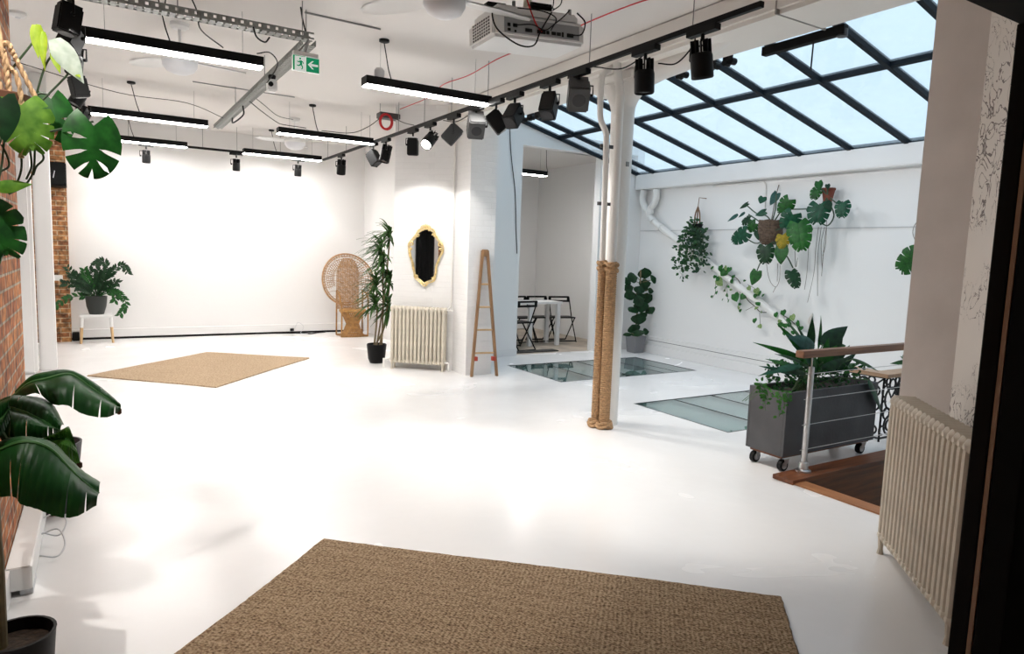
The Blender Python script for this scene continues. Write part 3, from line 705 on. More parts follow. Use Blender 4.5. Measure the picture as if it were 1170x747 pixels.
structure('wall_dining_back', MB().box(4.8, 7.75, 11.8, 12.0, 0, 3.4), WHITE, 'far white wall of the dining room', 'wall')
structure('wall_dining_left', MB().box(4.8, 4.95, 9.2, 11.8, 0, 3.4), WHITE, 'left white wall of the dining room', 'wall')
structure('wall_dining_corner', MB().box(4.62, 4.95, 8.80, 9.2, 0, 3.4), WHITE, 'white wall corner of the dining room behind the partition', 'wall')
structure('ceiling_dining', MB().box(4.62, 7.75, 8.80, 12.0, 3.25, 3.4), WHITE_C, 'off-white ceiling of the dining room', 'ceiling')
# right pier, near
_unused = [(3.87, 2.07), (3.87, 1.80), (2.72, .60), (2.72, -1.6), (3.4, -1.6), (5.2, 1.6), (7.9, 1.6), (7.9, 1.8), (4.12, 2.07)]
mb = MB().prism([(3.87, 2.07), (3.87, 1.80), (4.12, 1.62), (4.12, 2.07)], 0, CEIL); structure('wall_right_pier', mb, BEIGE, 'beige plaster pier at the right, rough outer edge', 'wall')
def marker_mat():
    m, nt, b = nodes('scribbled_plaster'); L = nt.links.new
    tc = nt.nodes.new('ShaderNodeTexCoord'); mp = nt.nodes.new('ShaderNodeMapping'); mp.inputs['Scale'].default_value = (1, 1, .8); L(tc.outputs['Object'], mp.inputs[0])
    n = nt.nodes.new('ShaderNodeTexNoise'); n.inputs['Scale'].default_value = 9; n.inputs['Detail'].default_value = 5; n.inputs['Distortion'].default_value = 1.8; L(mp.outputs[0], n.inputs['Vector'])
    a = nt.nodes.new('ShaderNodeMath'); a.operation = 'SUBTRACT'; a.inputs[1].default_value = .5; L(n.outputs['Fac'], a.inputs[0])
    c = nt.nodes.new('ShaderNodeMath'); c.operation = 'ABSOLUTE'; L(a.outputs[0], c.inputs[0])
    n2 = nt.nodes.new('ShaderNodeTexNoise'); n2.inputs['Scale'].default_value = 2.3; L(tc.outputs['Object'], n2.inputs['Vector'])
    d = nt.nodes.new('ShaderNodeMapRange'); d.inputs['From Min'].default_value = .38; d.inputs['From Max'].default_value = .62; d.inputs['To Min'].default_value = 0; d.inputs['To Max'].default_value = .024; L(n2.outputs['Fac'], d.inputs['Value'])
    e = nt.nodes.new('ShaderNodeMath'); e.operation = 'LESS_THAN'; L(c.outputs[0], e.inputs[0]); L(d.outputs[0], e.inputs[1])
    mx = nt.nodes.new('ShaderNodeMix'); mx.data_type = 'RGBA'; mx.inputs['A'].default_value = (.66, .61, .56, 1); mx.inputs['B'].default_value = (.16, .13, .12, 1)
    L(e.outputs[0], mx.inputs['Factor']); L(mx.outputs['Result'], b.inputs['Base Color']); b.inputs['Roughness'].default_value = .6
    return m
mb = MB().prism([(3.87, 1.80), (2.72, .60), (2.72, -1.6), (4.12, -1.6), (4.12, 1.62)], 0, CEIL); structure('wall_right_near', mb, marker_mat(), 'pale wall covered in black marker scribbles behind the radiator', 'wall')
structure('wall_south', MB().box(4.12, 7.75, 1.5, 1.62, 0, 4.6), WHITE, 'white wall closing the skylit bay', 'wall')
structure('wall_front', MB().box(-.36, 2.72, -1.6, -1.5, 0, CEIL), BEIGE, 'wall behind the doorway', 'wall')
# dark curtain in the left recess (it shows in the gilt mirror)
rows = []
for z in (0.02, 1.2, 2.4, 3.3):
    rows.append([(-1.24+.035*math.sin(i*.9), 4.84+i*.46/28, z) for i in range(29)])
mb = MB(); mb.grid(rows); mb.grid([[(x-.006, y, z) for x, y, z in rw][::-1] for rw in rows])
tag(mb.build('curtain', BLACKM, None, origin=(-1.24, 5.1, 0)), 'black curtain in the left recess, seen as the dark reflection in the gilt mirror', 'curtain')
# beams
structure('trim_1', MB().bevbox(3.80, 4.32, -1.6, 8.63, 3.16, CEIL+.02, .03), mat('beam_plaster', (.80, .77, .73), .7, bump=.2, bscale=8), 'white plaster beam over the column and lighting track', 'beam', smooth=True)
structure('trim_2', MB().box(4.24, 4.34, 1.6, 8.65, 3.18, roofz(4.24)+.06), WHITE, 'white upstand where the roof glazing meets the beam', 'beam')
structure('trim_3', MB().bevbox(7.58, 7.76, 1.62, 8.65, 2.66, 2.90, .012), TRIMW, 'white beam under the roof glazing on the plant wall', 'beam', smooth=True)
structure('trim_4', MB().box(3.795, 4.325, 3.05, 3.06, 3.155, 3.24), mat('joint_grey', (.35, .33, .31), .8), 'dark joint across the plaster beam', 'trim')
structure('trim_5', MB().box(7.738, 7.75, 1.7, 8.64, 1.99, 2.00), mat('ledge_grey', (.55, .55, .55), .7), 'thin horizontal ridge along the plant wall', 'trim')
# skirtings
structure('baseboard_right', MB().box(7.66, 7.75, 1.7, 8.64, 0, .14).box(7.70, 7.75, 1.7, 8.64, .14, .27), TRIMW, 'stepped white skirting along the plant wall', 'skirting', bevel=.004)
structure('baseboard_back', MB().box(-.41, 4.19, 12.20, 12.25, .035, .16), TRIMW, 'white skirting trunking along the back wall', 'skirting', bevel=.004)
structure('baseboard_pier', MB().box(3.845, 3.87, 1.80, 2.07, 0, .09).box(3.845, 4.10, 2.07, 2.09, 0, .09), mat('chipped_white', (.66, .64, .61), .5, noise=.25, nscale=20), 'chipped white skirting at the foot of the beige pier', 'skirting')
structure('baseboard_partition', MB().box(4.66, 5.38, 8.63, 8.65, 0, .11).box(6.86, 7.66, 8.63, 8.65, 0, .11), TRIMW, 'white skirting of the partition', 'skirting')
structure('baseboard_left', MB().box(-.39, -.37, .9, 3.46, 0, .13), TRIMW, 'white skirting under the brick wall', 'skirting')
structure('baseboard_gap', MB().box(-.41, 4.19, 12.22, 12.25, 0, .034), BLACKM, 'black gap below the back wall skirting', 'skirting')

# basement seen through the glass
bc = mat('basement_render', (.32, .36, .36), .7, noise=.15, nscale=2)
structure('wall_basement', MB().box(4.0, 4.1, 1.7, 8.3, -2.7, -.23).box(7.7, 7.8, 1.7, 8.3, -2.7, -.23).box(4.1, 7.7, 1.6, 1.7, -2.7, -.23).box(4.1, 7.7, 8.3, 8.4, -2.7, -.23), bc, 'grey green basement walls below the glass', 'wall')
structure('floor_basement', MB().box(4.0, 7.8, 1.6, 8.4, -2.8, -2.7), mat('basement_floor', (.30, .33, .33), .5, noise=.2, nscale=1.5), 'grey basement floor below the glass', 'floor')
la = bpy.data.lights.new('basement_fill', 'AREA'); la.energy = 260; la.size = .9; la.color = (.9, 1, 1)  # unseen fill light, added to brighten the floor glass from below
lo = bpy.data.objects.new('basement_fill', la); C.objects.link(lo); lo.location = (6.0, 3.6, -.4)
la = bpy.data.lights.new('basement_fill', 'AREA'); la.energy = 110; la.size = .9; la.color = (.9, 1, 1)  # second added fill light below the floor glass
lo = bpy.data.objects.new('basement_fill', la); C.objects.link(lo); lo.location = (6.0, 6.0, -.4)

# roof glazing
def glass_mat(name, tint, gloss_r=.05, frost=.25, glo=1.0, tcol=None, base=.045):
    m, nt, b = nodes(name); L = nt.links.new; nt.nodes.remove(b)
    t = nt.nodes.new('ShaderNodeBsdfTransparent'); t.inputs[0].default_value = (*tint, 1)
    tl = nt.nodes.new('ShaderNodeBsdfTranslucent'); tl.inputs[0].default_value = (*(tcol or tint), 1)
    g = nt.nodes.new('ShaderNodeBsdfGlossy'); g.inputs['Roughness'].default_value = gloss_r
    m1 = nt.nodes.new('ShaderNodeMixShader'); m2 = nt.nodes.new('ShaderNodeMixShader')
    tc = nt.nodes.new('ShaderNodeTexCoord'); n = nt.nodes.new('ShaderNodeTexNoise'); n.inputs['Scale'].default_value = 2.5; n.inputs['Detail'].default_value = 8; L(tc.outputs['Object'], n.inputs['Vector'])
    r = nt.nodes.new('ShaderNodeMapRange'); r.inputs['To Min'].default_value = 0; r.inputs['To Max'].default_value = frost*2; L(n.outputs['Fac'], r.inputs['Value'])
    L(r.outputs[0], m1.inputs[0]); L(t.outputs[0], m1.inputs[1]); L(tl.outputs[0], m1.inputs[2])
    lw = nt.nodes.new('ShaderNodeLayerWeight'); lw.inputs['Blend'].default_value = .5
    pw = nt.nodes.new('ShaderNodeMath'); pw.operation = 'POWER'; pw.inputs[1].default_value = 4; L(lw.outputs['Facing'], pw.inputs[0])
    ma = nt.nodes.new('ShaderNodeMath'); ma.operation = 'MULTIPLY_ADD'; ma.inputs[1].default_value = .75*glo; ma.inputs[2].default_value = base; L(pw.outputs[0], ma.inputs[0])
    L(ma.outputs[0], m2.inputs[0]); L(m1.outputs[0], m2.inputs[1]); L(g.outputs[0], m2.inputs[2]); L(m2.outputs[0], nt.nodes['Material Output'].inputs['Surface'])
    return m
ROOFG = glass_mat('roof_glass', (.93, .98, 1), frost=.16, glo=.25)
win = bpy.data.objects.new('window_1', None); C.objects.link(win); win.location = (6, 5, 3.3); tag(win, 'sloping glazed roof of pale blue panes in dark steel bars', 'skylight', None, 'structure')
ribs = [1.62, 2.24, 2.91, 3.58, 4.25, 4.92, 5.58, 6.25, 6.92, 7.58, 8.25, 8.63]
def slopebox(x0, x1, y0, y1, lo_, hi_):
    a, b = roofz(x0), roofz(x1)
    return MB().add([(x0, y0, a+lo_), (x1, y0, b+lo_), (x1, y1, b+lo_), (x0, y1, a+lo_), (x0, y0, a+hi_), (x1, y0, b+hi_), (x1, y1, b+hi_), (x0, y1, a+hi_)],
                    [(3, 2, 1, 0), (4, 5, 6, 7), (0, 1, 5, 4), (1, 2, 6, 5), (2, 3, 7, 6), (3, 0, 4, 7)])
for i, y in enumerate(ribs):
    slopebox(4.30, 7.72, y-.022, y+.022, -.045, .02).build('glazing_bar', SKYBAR, win, False)
slopebox(5.99, 6.035, 1.62, 8.64, -.035, .022).build('purlin', SKYBAR, win, False)
slopebox(7.66, 7.74, 1.62, 8.64, -.03, .04).build('lower_frame', SKYBAR, win, False)
for i in range(len(ribs)-1):
    for x0, x1 in ((4.32, 5.99), (6.035, 7.68)):
        slopebox(x0, x1, ribs[i]+.022, ribs[i+1]-.022, .0, .006).build('pane', ROOFG, win, False)

# walk-on glass
FLG = glass_mat('floor_glass', (.80, .90, .90), .02, .50, 1.3, (.45, .58, .58), .16)
for k, (h, divs, lab) in enumerate(((holes[0], (5.37, 5.95, 6.53), 'far walk-on glass panel reflecting the dining chairs'), (holes[1], (5.40, 5.98, 6.56), 'nearer walk-on glass panel left of the grey planter'))):
    x0, x1, y0, y1 = h
    r = bpy.data.objects.new('window_%d' % (k+2), None); C.objects.link(r); r.location = (x0, y0, 0); tag(r, lab, 'glass floor', None, 'structure')
    MB().box(x0, x0+.012, y0, y1, -.03, .002).box(x1-.012, x1, y0, y1, -.03, .002).box(x0+.012, x1-.012, y0, y0+.012, -.03, .002).box(x0+.012, x1-.012, y1-.012, y1, -.03, .002).build('window_frame', DGREY, r, False)
    ed = [x0+.012, *divs, x1-.012]
    for d in divs: MB().box(d-.01, d+.01, y0+.012, y1-.012, -.06, -.001).build('divider', BLACK, r, False)
    for i in range(len(ed)-1): MB().box(ed[i]+(.01 if i else 0), ed[i+1]-(.01 if i < 3 else 0), y0+.012, y1-.012, -.022, -.002).build('pane', FLG, r, False)

# door frame the camera looks through
dr = bpy.data.objects.new('door_1', None); C.objects.link(dr); dr.location = (1.6, .7, 0); tag(dr, 'black door frame and panel at the right edge', 'door frame', None, 'structure')
MB().box(1.61, 1.70, .665, .70, 0, 2.05).build('jamb', BLACK, dr, False, .003)
MB().box(1.611, 1.66, .655, .664, 0, 2.05).build('edge_strip', mat('brass_edge', (.45, .30, .20), .5), dr, False)
MB().box(1.612, 2.70, .60, .654, 0, 2.05).build('door_panel', BLACKM, dr, False, .003)
MB().box(-.35, 2.70, .58, .70, 2.051, 2.40).build('lintel', BLACKM, dr, False, .003)
MB().box(-.35, 2.70, .60, .69, 2.401, CEIL).build('transom', BLACKM, dr, False)

# stair well timber
OAK = wood_mat('stair_timber', (.10, .028, .008), (.22, .07, .02), 'x'); OAKL = wood_mat('stair_trim_light', (.26, .10, .035), (.42, .19, .08), 'y'); RAILW = wood_mat('handrail_timber', (.14, .06, .03), (.28, .135, .07), 'x')
structure('trim_6', MB().box(4.10, 6.9, 2.86, 3.03, .001, .035), OAK, 'brown timber kerb board behind the stair opening', 'timber board', bevel=.004)
structure('trim_7', MB().box(4.12, 4.24, 2.09, 2.858, .001, .012).box(4.2, 4.24, 2.09, 2.86, -.2, .001), OAKL, 'lighter brown timber edging at the left of the stair opening', 'timber board')
structure('trim_8', MB().box(4.22, 6.88, 2.88, 2.92, -.9, 0), OAK, 'dark timber lining inside the stair opening', 'timber board')
structure('trim_9', MB().box(4.24, 6.88, 2.10, 2.86, -.95, -.9).box(4.5, 4.75, 2.1, 2.86, -.9, -.75), OAK, 'dark timber steps down in the stair opening', 'stairs')

# ------------------------------------------------------------------ big things
# rugs
def rug(name, label, corners, m, th=.014):
    # corners: near/left, along rows, ... in world xy; local x along first edge
    a, b, c, d = [Vector((p[0], p[1], 0)) for p in corners]
    ang = math.atan2((b-a).y, (b-a).x); M = Matrix.Rotation(-ang, 4, 'Z')
    loc = [M @ (p-a) for p in (a, b, c, d)]
    n = 60; pts = []
    rnd = random.Random(5)
    for i in range(4):
        p, q = loc[i], loc[(i+1) % 4]
        nn = (q-p).normalized().cross(Vector((0, 0, 1)))
        for j in range(n):
            t = j/n; o = nn*(rnd.uniform(-.0025, .0025)+.006*math.sin(t*7+i))
            v = p.lerp(q, t)+o
            pts.append((v.x, v.y))
    # round the corners slightly
    mb = MB(); nn = len(pts); sh = .985
    vs = [(x, y, 0) for x, y in pts]+[(x, y, th*.6) for x, y in pts]
    cx = sum(p[0] for p in pts)/nn; cy = sum(p[1] for p in pts)/nn
    def inset(k): return [(x+(cx-x)*k, y+(cy-y)*k, th) for x, y in pts]
    vs += inset(.006)
    fs = [tuple(range(nn))[::-1], tuple(range(2*nn, 3*nn))]
    for r in (0, 1): fs += [(r*nn+i, r*nn+(i+1) % nn, (r+1)*nn+(i+1) % nn, (r+1)*nn+i) for i in range(nn)]
    if sum(pts[i][0]*pts[(i+1) % nn][1]-pts[(i+1) % nn][0]*pts[i][1] for i in range(nn)) < 0: fs = [f[::-1] for f in fs]
    mb.add(vs, fs); o = mb.build(name, m, None, True); o.location = (a.x, a.y, .001); o.rotation_euler = (0, 0, ang)
    return tag(o, label, 'rug')
JUTE = weave_mat('jute_weave', (.10, .06, .033), (.27, .18, .105), (.50, .37, .24), .0145, .020, 1, .006)
JUTE2 = weave_mat('jute_weave_far', (.22, .145, .085), (.38, .27, .175), (.50, .38, .26), .02, .03, 1, .004)
rug('jute_rug', 'large brown braided jute rug in the foreground', [(.97, 3.43), (2.66, 1.86), (1.41, .63), (-.28, 2.20)], JUTE)
rug('jute_rug', 'smaller pale jute rug lying near the far brick column', [(-.17, 8.91), (1.02, 7.74), (2.44, 9.36), (1.25, 10.31)], JUTE2)

# support column with pipes and rope
t = thing('support_column', 'round white column with flared head in the middle of the room', 'column', (4.02, 4.80, 0))
MB().lathe([(.094, 0), (.097, .02), (.093, .03), (.096, 1.4), (.102, 2.6), (.105, 2.9)], (4.02, 4.80, 0), 28).build('shaft', PIPEW, t)
# two curved brackets spreading to the beam
pts = []
for i in range(9):
    a = i/8*math.pi/2; pts.append((4.02, 4.80+.30*(1-math.cos(a)), 2.80+.33*math.sin(a)))
MB().tube(pts, [.10+.004*i for i in range(9)], 16).build('bracket', PIPEW, t)
MB().tube(spline([(4.02, 4.80, 2.74), (4.02, 4.77, 2.92), (4.02, 4.62, 3.05), (4.02, 4.36, 3.11), (4.03, 3.95, 3.15), (4.03, 3.55, 3.26)], 6), [.10]*14+[.09]*10+[.075]*7, 18).build('swept_pipe', PIPEW, t)
MB().bevbox(3.90, 4.16, 4.55, 5.16, 3.06, 3.162, .02).build('cap', PIPEW, t)
MB().box(4.00, 4.03, 4.69, 4.71, 2.35, 2.39).build('bolt', GREYM, t)
p = thing('heating_pipe', 'thin white pipe with a swan-neck bend beside the round column', 'pipe', (3.825, 4.74, 0))
MB().tube(spline([(3.825, 4.74, .01), (3.82, 4.74, 1.5), (3.80, 4.74, 2.5), (3.79, 4.74, 2.62), (3.73, 4.74, 2.72), (3.715, 4.74, 2.83), (3.715, 4.74, 3.03), (3.735, 4.74, 3.11), (3.83, 4.76, 3.18)], 8), .026, 12).build('pipe', PIPEW, p)
for z_ in (2.50, 2.0): MB().box(3.77, 3.97, 4.775, 4.79, z_, z_+.03).build('pipe_clip', DGREY, p)
p = thing('heating_pipe', 'thicker straight white pipe between the thin pipe and column', 'pipe', (3.863, 4.66, 0))
MB().tube(spline([(3.863, 4.66, .01), (3.863, 4.66, 1.4), (3.863, 4.66, 2.80), (3.86, 4.66, 2.96), (3.83, 4.66, 3.08), (3.81, 4.66, 3.20)], 6), .036, 14).build('pipe', PIPEW, p)
def rope_wrap(cx, cy, r, z0, z1, label):
    t = thing('rope_wrap', label, 'rope', (cx, cy, z0), 'ropes wound round the two pipes')
    pts = []; turns = int((z1-z0)/.0205)
    n = turns*14
    for i in range(n+1):
        a = 2*math.pi*i/14; pts.append((cx+r*math.cos(a), cy+r*math.sin(a), z0+.05+(z1-z0-.05)*i/n))
    MB().tube(pts, .0108, 6).build('coil', ROPE, t)
    # knots top and bottom
    for z, rr in ((z1-.02, r+.016), (z1-.07, r+.014)):
        MB().tube([(cx+rr*math.cos(a*.35), cy+rr*math.sin(a*.35), z+.012*math.sin(a)) for a in range(18)], .012, 8, True).build('binding', ROPE, t)
    for z, rr, ph in ((z0+.02, r+.03, 0), (z0+.045, r+.022, 1), (z0+.02, r+.012, 2)):
        MB().tube([(cx+rr*math.cos(a*.35)*1.0, cy+rr*math.sin(a*.35), z+.012*math.sin(a*1.1+ph)+.004) for a in range(18)], .016, 8, True).build('knot', ROPE, t)
rope_wrap(3.825, 4.74, .030, 0, 1.51, 'narrow jute rope coil on the thinner pipe')
rope_wrap(3.863, 4.66, .042, 0, 1.50, 'thick jute rope coil on the wider pipe')

# radiators
def radiator(label, P0, P1, n, zt, m, group=None, off=.0):
    P0 = Vector((*P0, 0)); P1 = Vector((*P1, 0)); d = (P1-P0); L = d.length; d.normalize()
    back = d.cross(Vector((0, 0, 1)))            # away from the room
    if back.dot(Vector((0.66, .75, 0))) < 0: back = -back
    if off: back = -back if False else back
    root = thing('radiator', label, 'radiator', P0); ang = math.atan2(d.y, d.x); root.rotation_euler = (0, 0, ang)
    sgn = 1 if back.dot(Matrix.Rotation(ang, 3, 'Z') @ Vector((0, 1, 0))) > 0 else -1
    pitch = L/n; w = pitch*.40
    mb = MB()
    for j in range(3):
        y = sgn*(.028+j*.05)
        mb.tube([(0, y, .10), (0, y, .13), (0, y, zt-.07), (0, y, zt-.035)], [w*.75, w*.98, w*.98, w*.8], 10)
    for z, hh in ((zt-.035, .034), (.105, .03)):
        mb.tube([(0, sgn*.012, z), (0, sgn*.03, z), (0, sgn*.13, z), (0, sgn*.148, z)], [w*.55, hh, hh, w*.55], 12)
    mb.tube([(-pitch/2, sgn*.08, .105), (pitch/2, sgn*.08, .105)], .022, 10).tube([(-pitch/2, sgn*.08, zt-.04), (pitch/2, sgn*.08, zt-.04)], .022, 10)
    me = None
    for i in range(n):
        if me is None:
            o = mb.build('section', m, None); me = o.data; o.parent = root
        else:
            o = bpy.data.objects.new('section', me); C.objects.link(o); o.parent = root
        o.location = (pitch*(i+.5), 0, 0)
    for x in (pitch*.5, L-pitch*.5):
        for y in (.028, .128):
            o = MB().tube([(x, sgn*y, 0), (x, sgn*y, .03), (x, sgn*y, .10)], [w*.9, w*.6, w*.9], 8).build('foot', m, None); o.parent = root
    return root, d, back
r1, d1, b1 = radiator('cream cast iron radiator under the gilt mirror', (3.175, 8.225), (3.73, 7.745), 14, .825, RADM)
r2, d2, b2 = radiator('bone coloured cast iron radiator below the scribbled wall at right', (3.68, 1.86), (3.03, 1.18), 18, .875, RADM2)
# valves and pipes of the mirror radiator
o = MB().tube([(.57+.16, .07, .79), (.80, .07, .79), (.80, .12, .79)], .010, 8).tube([(.73, .05, .11), (.78, .05, .11), (.78, .05, .005)], .014, 8).build('valve_pipe', PIPEW, None); o.parent = r1
o = MB().tube([(-.09, .04, .005), (-.09, .04, .12), (-.02, .04, .12)], .016, 8).build('valve_pipe', PIPEW, None); o.parent = r1
# vertical pipe on the pier
e = Vector((4.096, 7.679, 0)); u = Vector((-.755, .656, 0)); nb = Vector((-.656, -.755, 0))
q = e+u*.285+nb*.022
MB().tube([q+Vector((0, 0, .84)), q+Vector((0, 0, 3.36))], .013, 8).tube([q+Vector((0, 0, .84)), q+nb*.01+Vector((-.06, -.02, .80)), q+Vector((-.10, .02, .80))], .010, 8).build('heating_riser', PIPEW, None)
tag(bpy.data.objects['heating_riser'], 'slim white pipe running up the painted brick pier beside the mirror', 'pipe')

# gilt mirror ------------------------------------------------------
mt = thing('wall_mirror', 'ornate gilt framed mirror reflecting black on the brick pier', 'mirror', tuple(e+u*.641+nb*.02+Vector((0, 0, 1.475))))
outl = [(350, 178), (318, 192), (290, 212), (268, 250), (236, 285), (226, 320), (236, 380), (256, 440), (268, 500), (282, 540), (318, 566), (345, 590), (372, 568), (412, 548), (424, 500), (428, 450), (446, 400), (468, 350), (470, 310), (446, 270), (420, 240), (406, 205), (380, 190)]
sc = .81/435
O = [((348-x)*sc*1.02, (382-y)*sc) for x, y in outl]       # +s runs to the left end of the pier
def onface(s_, z_, d_=0): return mt.location + u*s_ + nb*d_ + Vector((0, 0, z_))
sp_ = spline([(a, b, 0) for a, b in O]+[(O[0][0], O[0][1], 0)], 5)[:-1]
mb = MB(); k = len(sp_); mb.add([onface(p.x*.93, p.y*.93, .006) for p in sp_]+[onface(p.x*.93, p.y*.93, -.012) for p in sp_], [tuple(range(k)), tuple(range(k, 2*k))[::-1]]+[((i+1) % k, i, k+i, k+(i+1) % k) for i in range(k)])
mb.build('mirror_glass', mat('silvered_glass', (.80, .80, .80), .02, metal=1), mt, False)
mb = MB(); mb.tube([onface(p.x, p.y, .012) for p in sp_], [.010+.003*math.sin(i*.9) for i in range(k)], 8, True); mb.build('frame', GOLD, mt)
mb = MB(); mb.tube([onface(p.x*.925, p.y*.925, .014) for p in sp_], .005, 6, True); mb.build('inner_bead', GOLD, mt)
def scroll(mb, s0, z0, r0, turns, dirn, a0):
    pts = []
    for i in range(18):
        t_ = i/17; a = a0+dirn*turns*2*math.pi*t_; r = r0*(1-.75*t_); pts.append(onface(s0+r*math.cos(a), z0+r*math.sin(a), .022))
    mb.tube(pts, [.008*(1-.4*i/17) for i in range(18)], 6)
mb = MB()
for sg in (-1, 1):
    scroll(mb, sg*.035, .365, .035, 1.2, sg, -math.pi/2); scroll(mb, sg*.115, .27, .03, 1.1, -sg, 0); scroll(mb, sg*.20, .155, .032, 1.2, sg, math.pi/2)
    scroll(mb, sg*.205, .09, .022, 1, -sg, 0); scroll(mb, sg*.12, -.27, .026, 1.1, sg, 0); scroll(mb, sg*.03, -.35, .022, 1.1, -sg, 0)
for a in range(-2, 3): mb.tube([onface(0, .34, .02), onface(a*.014, .385, .026), onface(a*.022, .415-abs(a)*.008, .02)], [.006, .010, .003], 6)
mb.build('crest_ornament', GOLD, mt)

# ladder ------------------------------------------------------------
LW = wood_mat('ladder_timber', (.20, .10, .045), (.38, .22, .11), 'z'); LWL = wood_mat('ladder_rung_timber', (.45, .28, .12), (.62, .42, .22), 'x')
lt = thing('wooden_ladder', 'slim brown wooden ladder tapering to the top, leaning against the brick pier', 'ladder', (4.08, 7.34, 0))
A, B = Vector((3.915, 7.33, .0)), Vector((4.245, 7.27, .0)); At, Bt = Vector((4.065, 7.405, 1.575)), Vector((4.125, 7.395, 1.575))
for p0, p1 in ((A, At), (B, Bt)):
    dd = (p1-p0).normalized(); x = Vector((1, -.2, 0)).normalized(); y = dd.cross(x)
    vs = [];
    for q_, in ((p0,), (p1,)):
        for a_, b_ in ((-1, -1), (1, -1), (1, 1), (-1, 1)): vs.append(q_+x*a_*.017+y*b_*.02)
    MB().add(vs, [(3, 2, 1, 0), (4, 5, 6, 7), (0, 1, 5, 4), (1, 2, 6, 5), (2, 3, 7, 6), (3, 0, 4, 7)]).build('side_rail', LW, lt, False, .003)
for z in (.295, .585, .87, 1.155, 1.44)[:4]:
    f_ = z/1.575; a_, b_ = A.lerp(At, f_), B.lerp(Bt, f_)
    MB().tube([a_-(b_-a_)*.06, b_+(b_-a_)*.06], .0115, 8).build('rung', LWL, lt)
MB().bevbox(4.055, 4.135, 7.37, 7.43-.003, 1.50, 1.585, .008).build('top_block', LW, lt)
for p_ in (A.lerp(At, .145), B.lerp(Bt, .145)):
    s_ = 1 if p_.x < 4.05 else -1
    MB().box(p_.x-.022+s_*.03, p_.x+.022+s_*.03, p_.y-.03, p_.y+.02, .20, .25).build('red_bracket', mat('bracket_red', (.40, .04, .02), .5), lt, False)

# peacock chair ------------------------------------------------------
pc = thing('peacock_chair', 'round-backed woven rattan peacock chair in the far corner', 'chair', (3.76, 11.62, 0))
cx, cy, cz = 3.72, 11.78, .99
back = MB(); R_ = .455
def bk(a, r): return (cx+r*math.cos(a)*1.0, cy-.12+.10*(r/R_)**0+.06*math.sin(a)+ -.10*math.cos(a)**2*(r/R_)**2, cz+r*math.sin(a)*.98)
hoop = MB().tube([bk(a*2*math.pi/48, R_) for a in range(48)], .017, 8, True).tube([bk(a*2*math.pi/48, R_-.035) for a in range(48)], .009, 6, True)
hoop.build('outer_hoop', RATT, pc)
lac = MB()
for i in range(34):
    a = -.35+ (math.pi+.7)*i/33
    lac.tube([bk(a, .22), bk(a+.07, .33), bk(a, R_-.01)], .0035, 4); lac.tube([bk(a, .22), bk(a-.07, .33), bk(a, R_-.01)], .0035, 4)
for rr in (.26, .30, .335, .37): lac.tube([bk(-.5+(math.pi+1.0)*i/40, rr) for i in range(41)], .0035, 4)
for i in range(10): 
    z = -.40+i*.09; lac.tube([(cx+x*.05, cy-.06, cz+z+.02*math.sin(x)) for x in range(-int(math.sqrt(max(0, R_**2-z*z))/.05), int(math.sqrt(max(0, R_**2-z*z))/.05)+1)], .003, 4)
lac.build('open_weave', RATT, pc)
# dense woven centre panel (arched) built from strands
den = MB()
for i in range(46):
    z = .48+i*.0195; hw = .20 if z < 1.05 else .20*math.sqrt(max(0, 1-((z-1.05)/.34)**2))
    hw += .03*max(0, (1.05-z))*0
    if hw < .02: continue
    den.tube([(cx+x/6*hw, cy-.075-.03*math.cos(x/6*1.5)+.004*(-1)**(x+i), z+.004*math.sin(x*2+i)) for x in range(-6, 7)], .0072, 5)
for x in range(-8, 9):
    hw = x/8*.20; zt = 1.05+.32*math.sqrt(max(0, 1-(hw/.205)**2))
    den.tube([(cx+hw, cy-.085-.02*math.cos(hw*7), .47), (cx+hw, cy-.09-.02*math.cos(hw*7), zt)], .005, 5)
den.build('woven_back_panel', RATT, pc)
seat = MB().lathe([(.02, .0), (.225, .0), (.235, .02), (.23, .05), (.215, .055), (.02, .05)], (3.765, 11.55, .43), 28); seat.build('seat', RATTD, pc)
bs = MB()
for k in range(40):
    a = 2*math.pi*k/40
    bs.tube([(3.765+r_*math.cos(a+tw), 11.55+r_*.9*math.sin(a+tw), z) for z, r_, tw in ((.0, .20, 0), (.10, .15, .2), (.22, .105, .4), (.33, .15, .6), (.43, .21, .8))], .0085, 5)
    bs.tube([(3.765+r_*math.cos(a-tw), 11.55+r_*.9*math.sin(a-tw), z) for z, r_, tw in ((.0, .20, 0), (.10, .15, .2), (.22, .105, .4), (.33, .15, .6), (.43, .21, .8))], .0085, 5)
bs.build('hourglass_base', RATTD, pc)
for sx in (-1, 1):
    MB().tube(spline([(3.765+sx*.235, 11.42, .012), (3.765+sx*.235, 11.42, .45), (3.765+sx*.25, 11.50, .72), (3.765+sx*.22, 11.72, .80)], 5), .014, 8).build('arm_post', RATTD, pc)
    MB().tube([(3.765+sx*.235, 11.72, .012), (3.765+sx*.235, 11.72, .80)], .014, 8).build('rear_post', RATTD, pc)
fl = MB().tube([(3.53, 11.42, .015), (4.0, 11.42, .015), (4.0, 11.72, .015), (3.53, 11.72, .015)], .015, 8, True); fl.build('floor_runner', RATTD, pc)

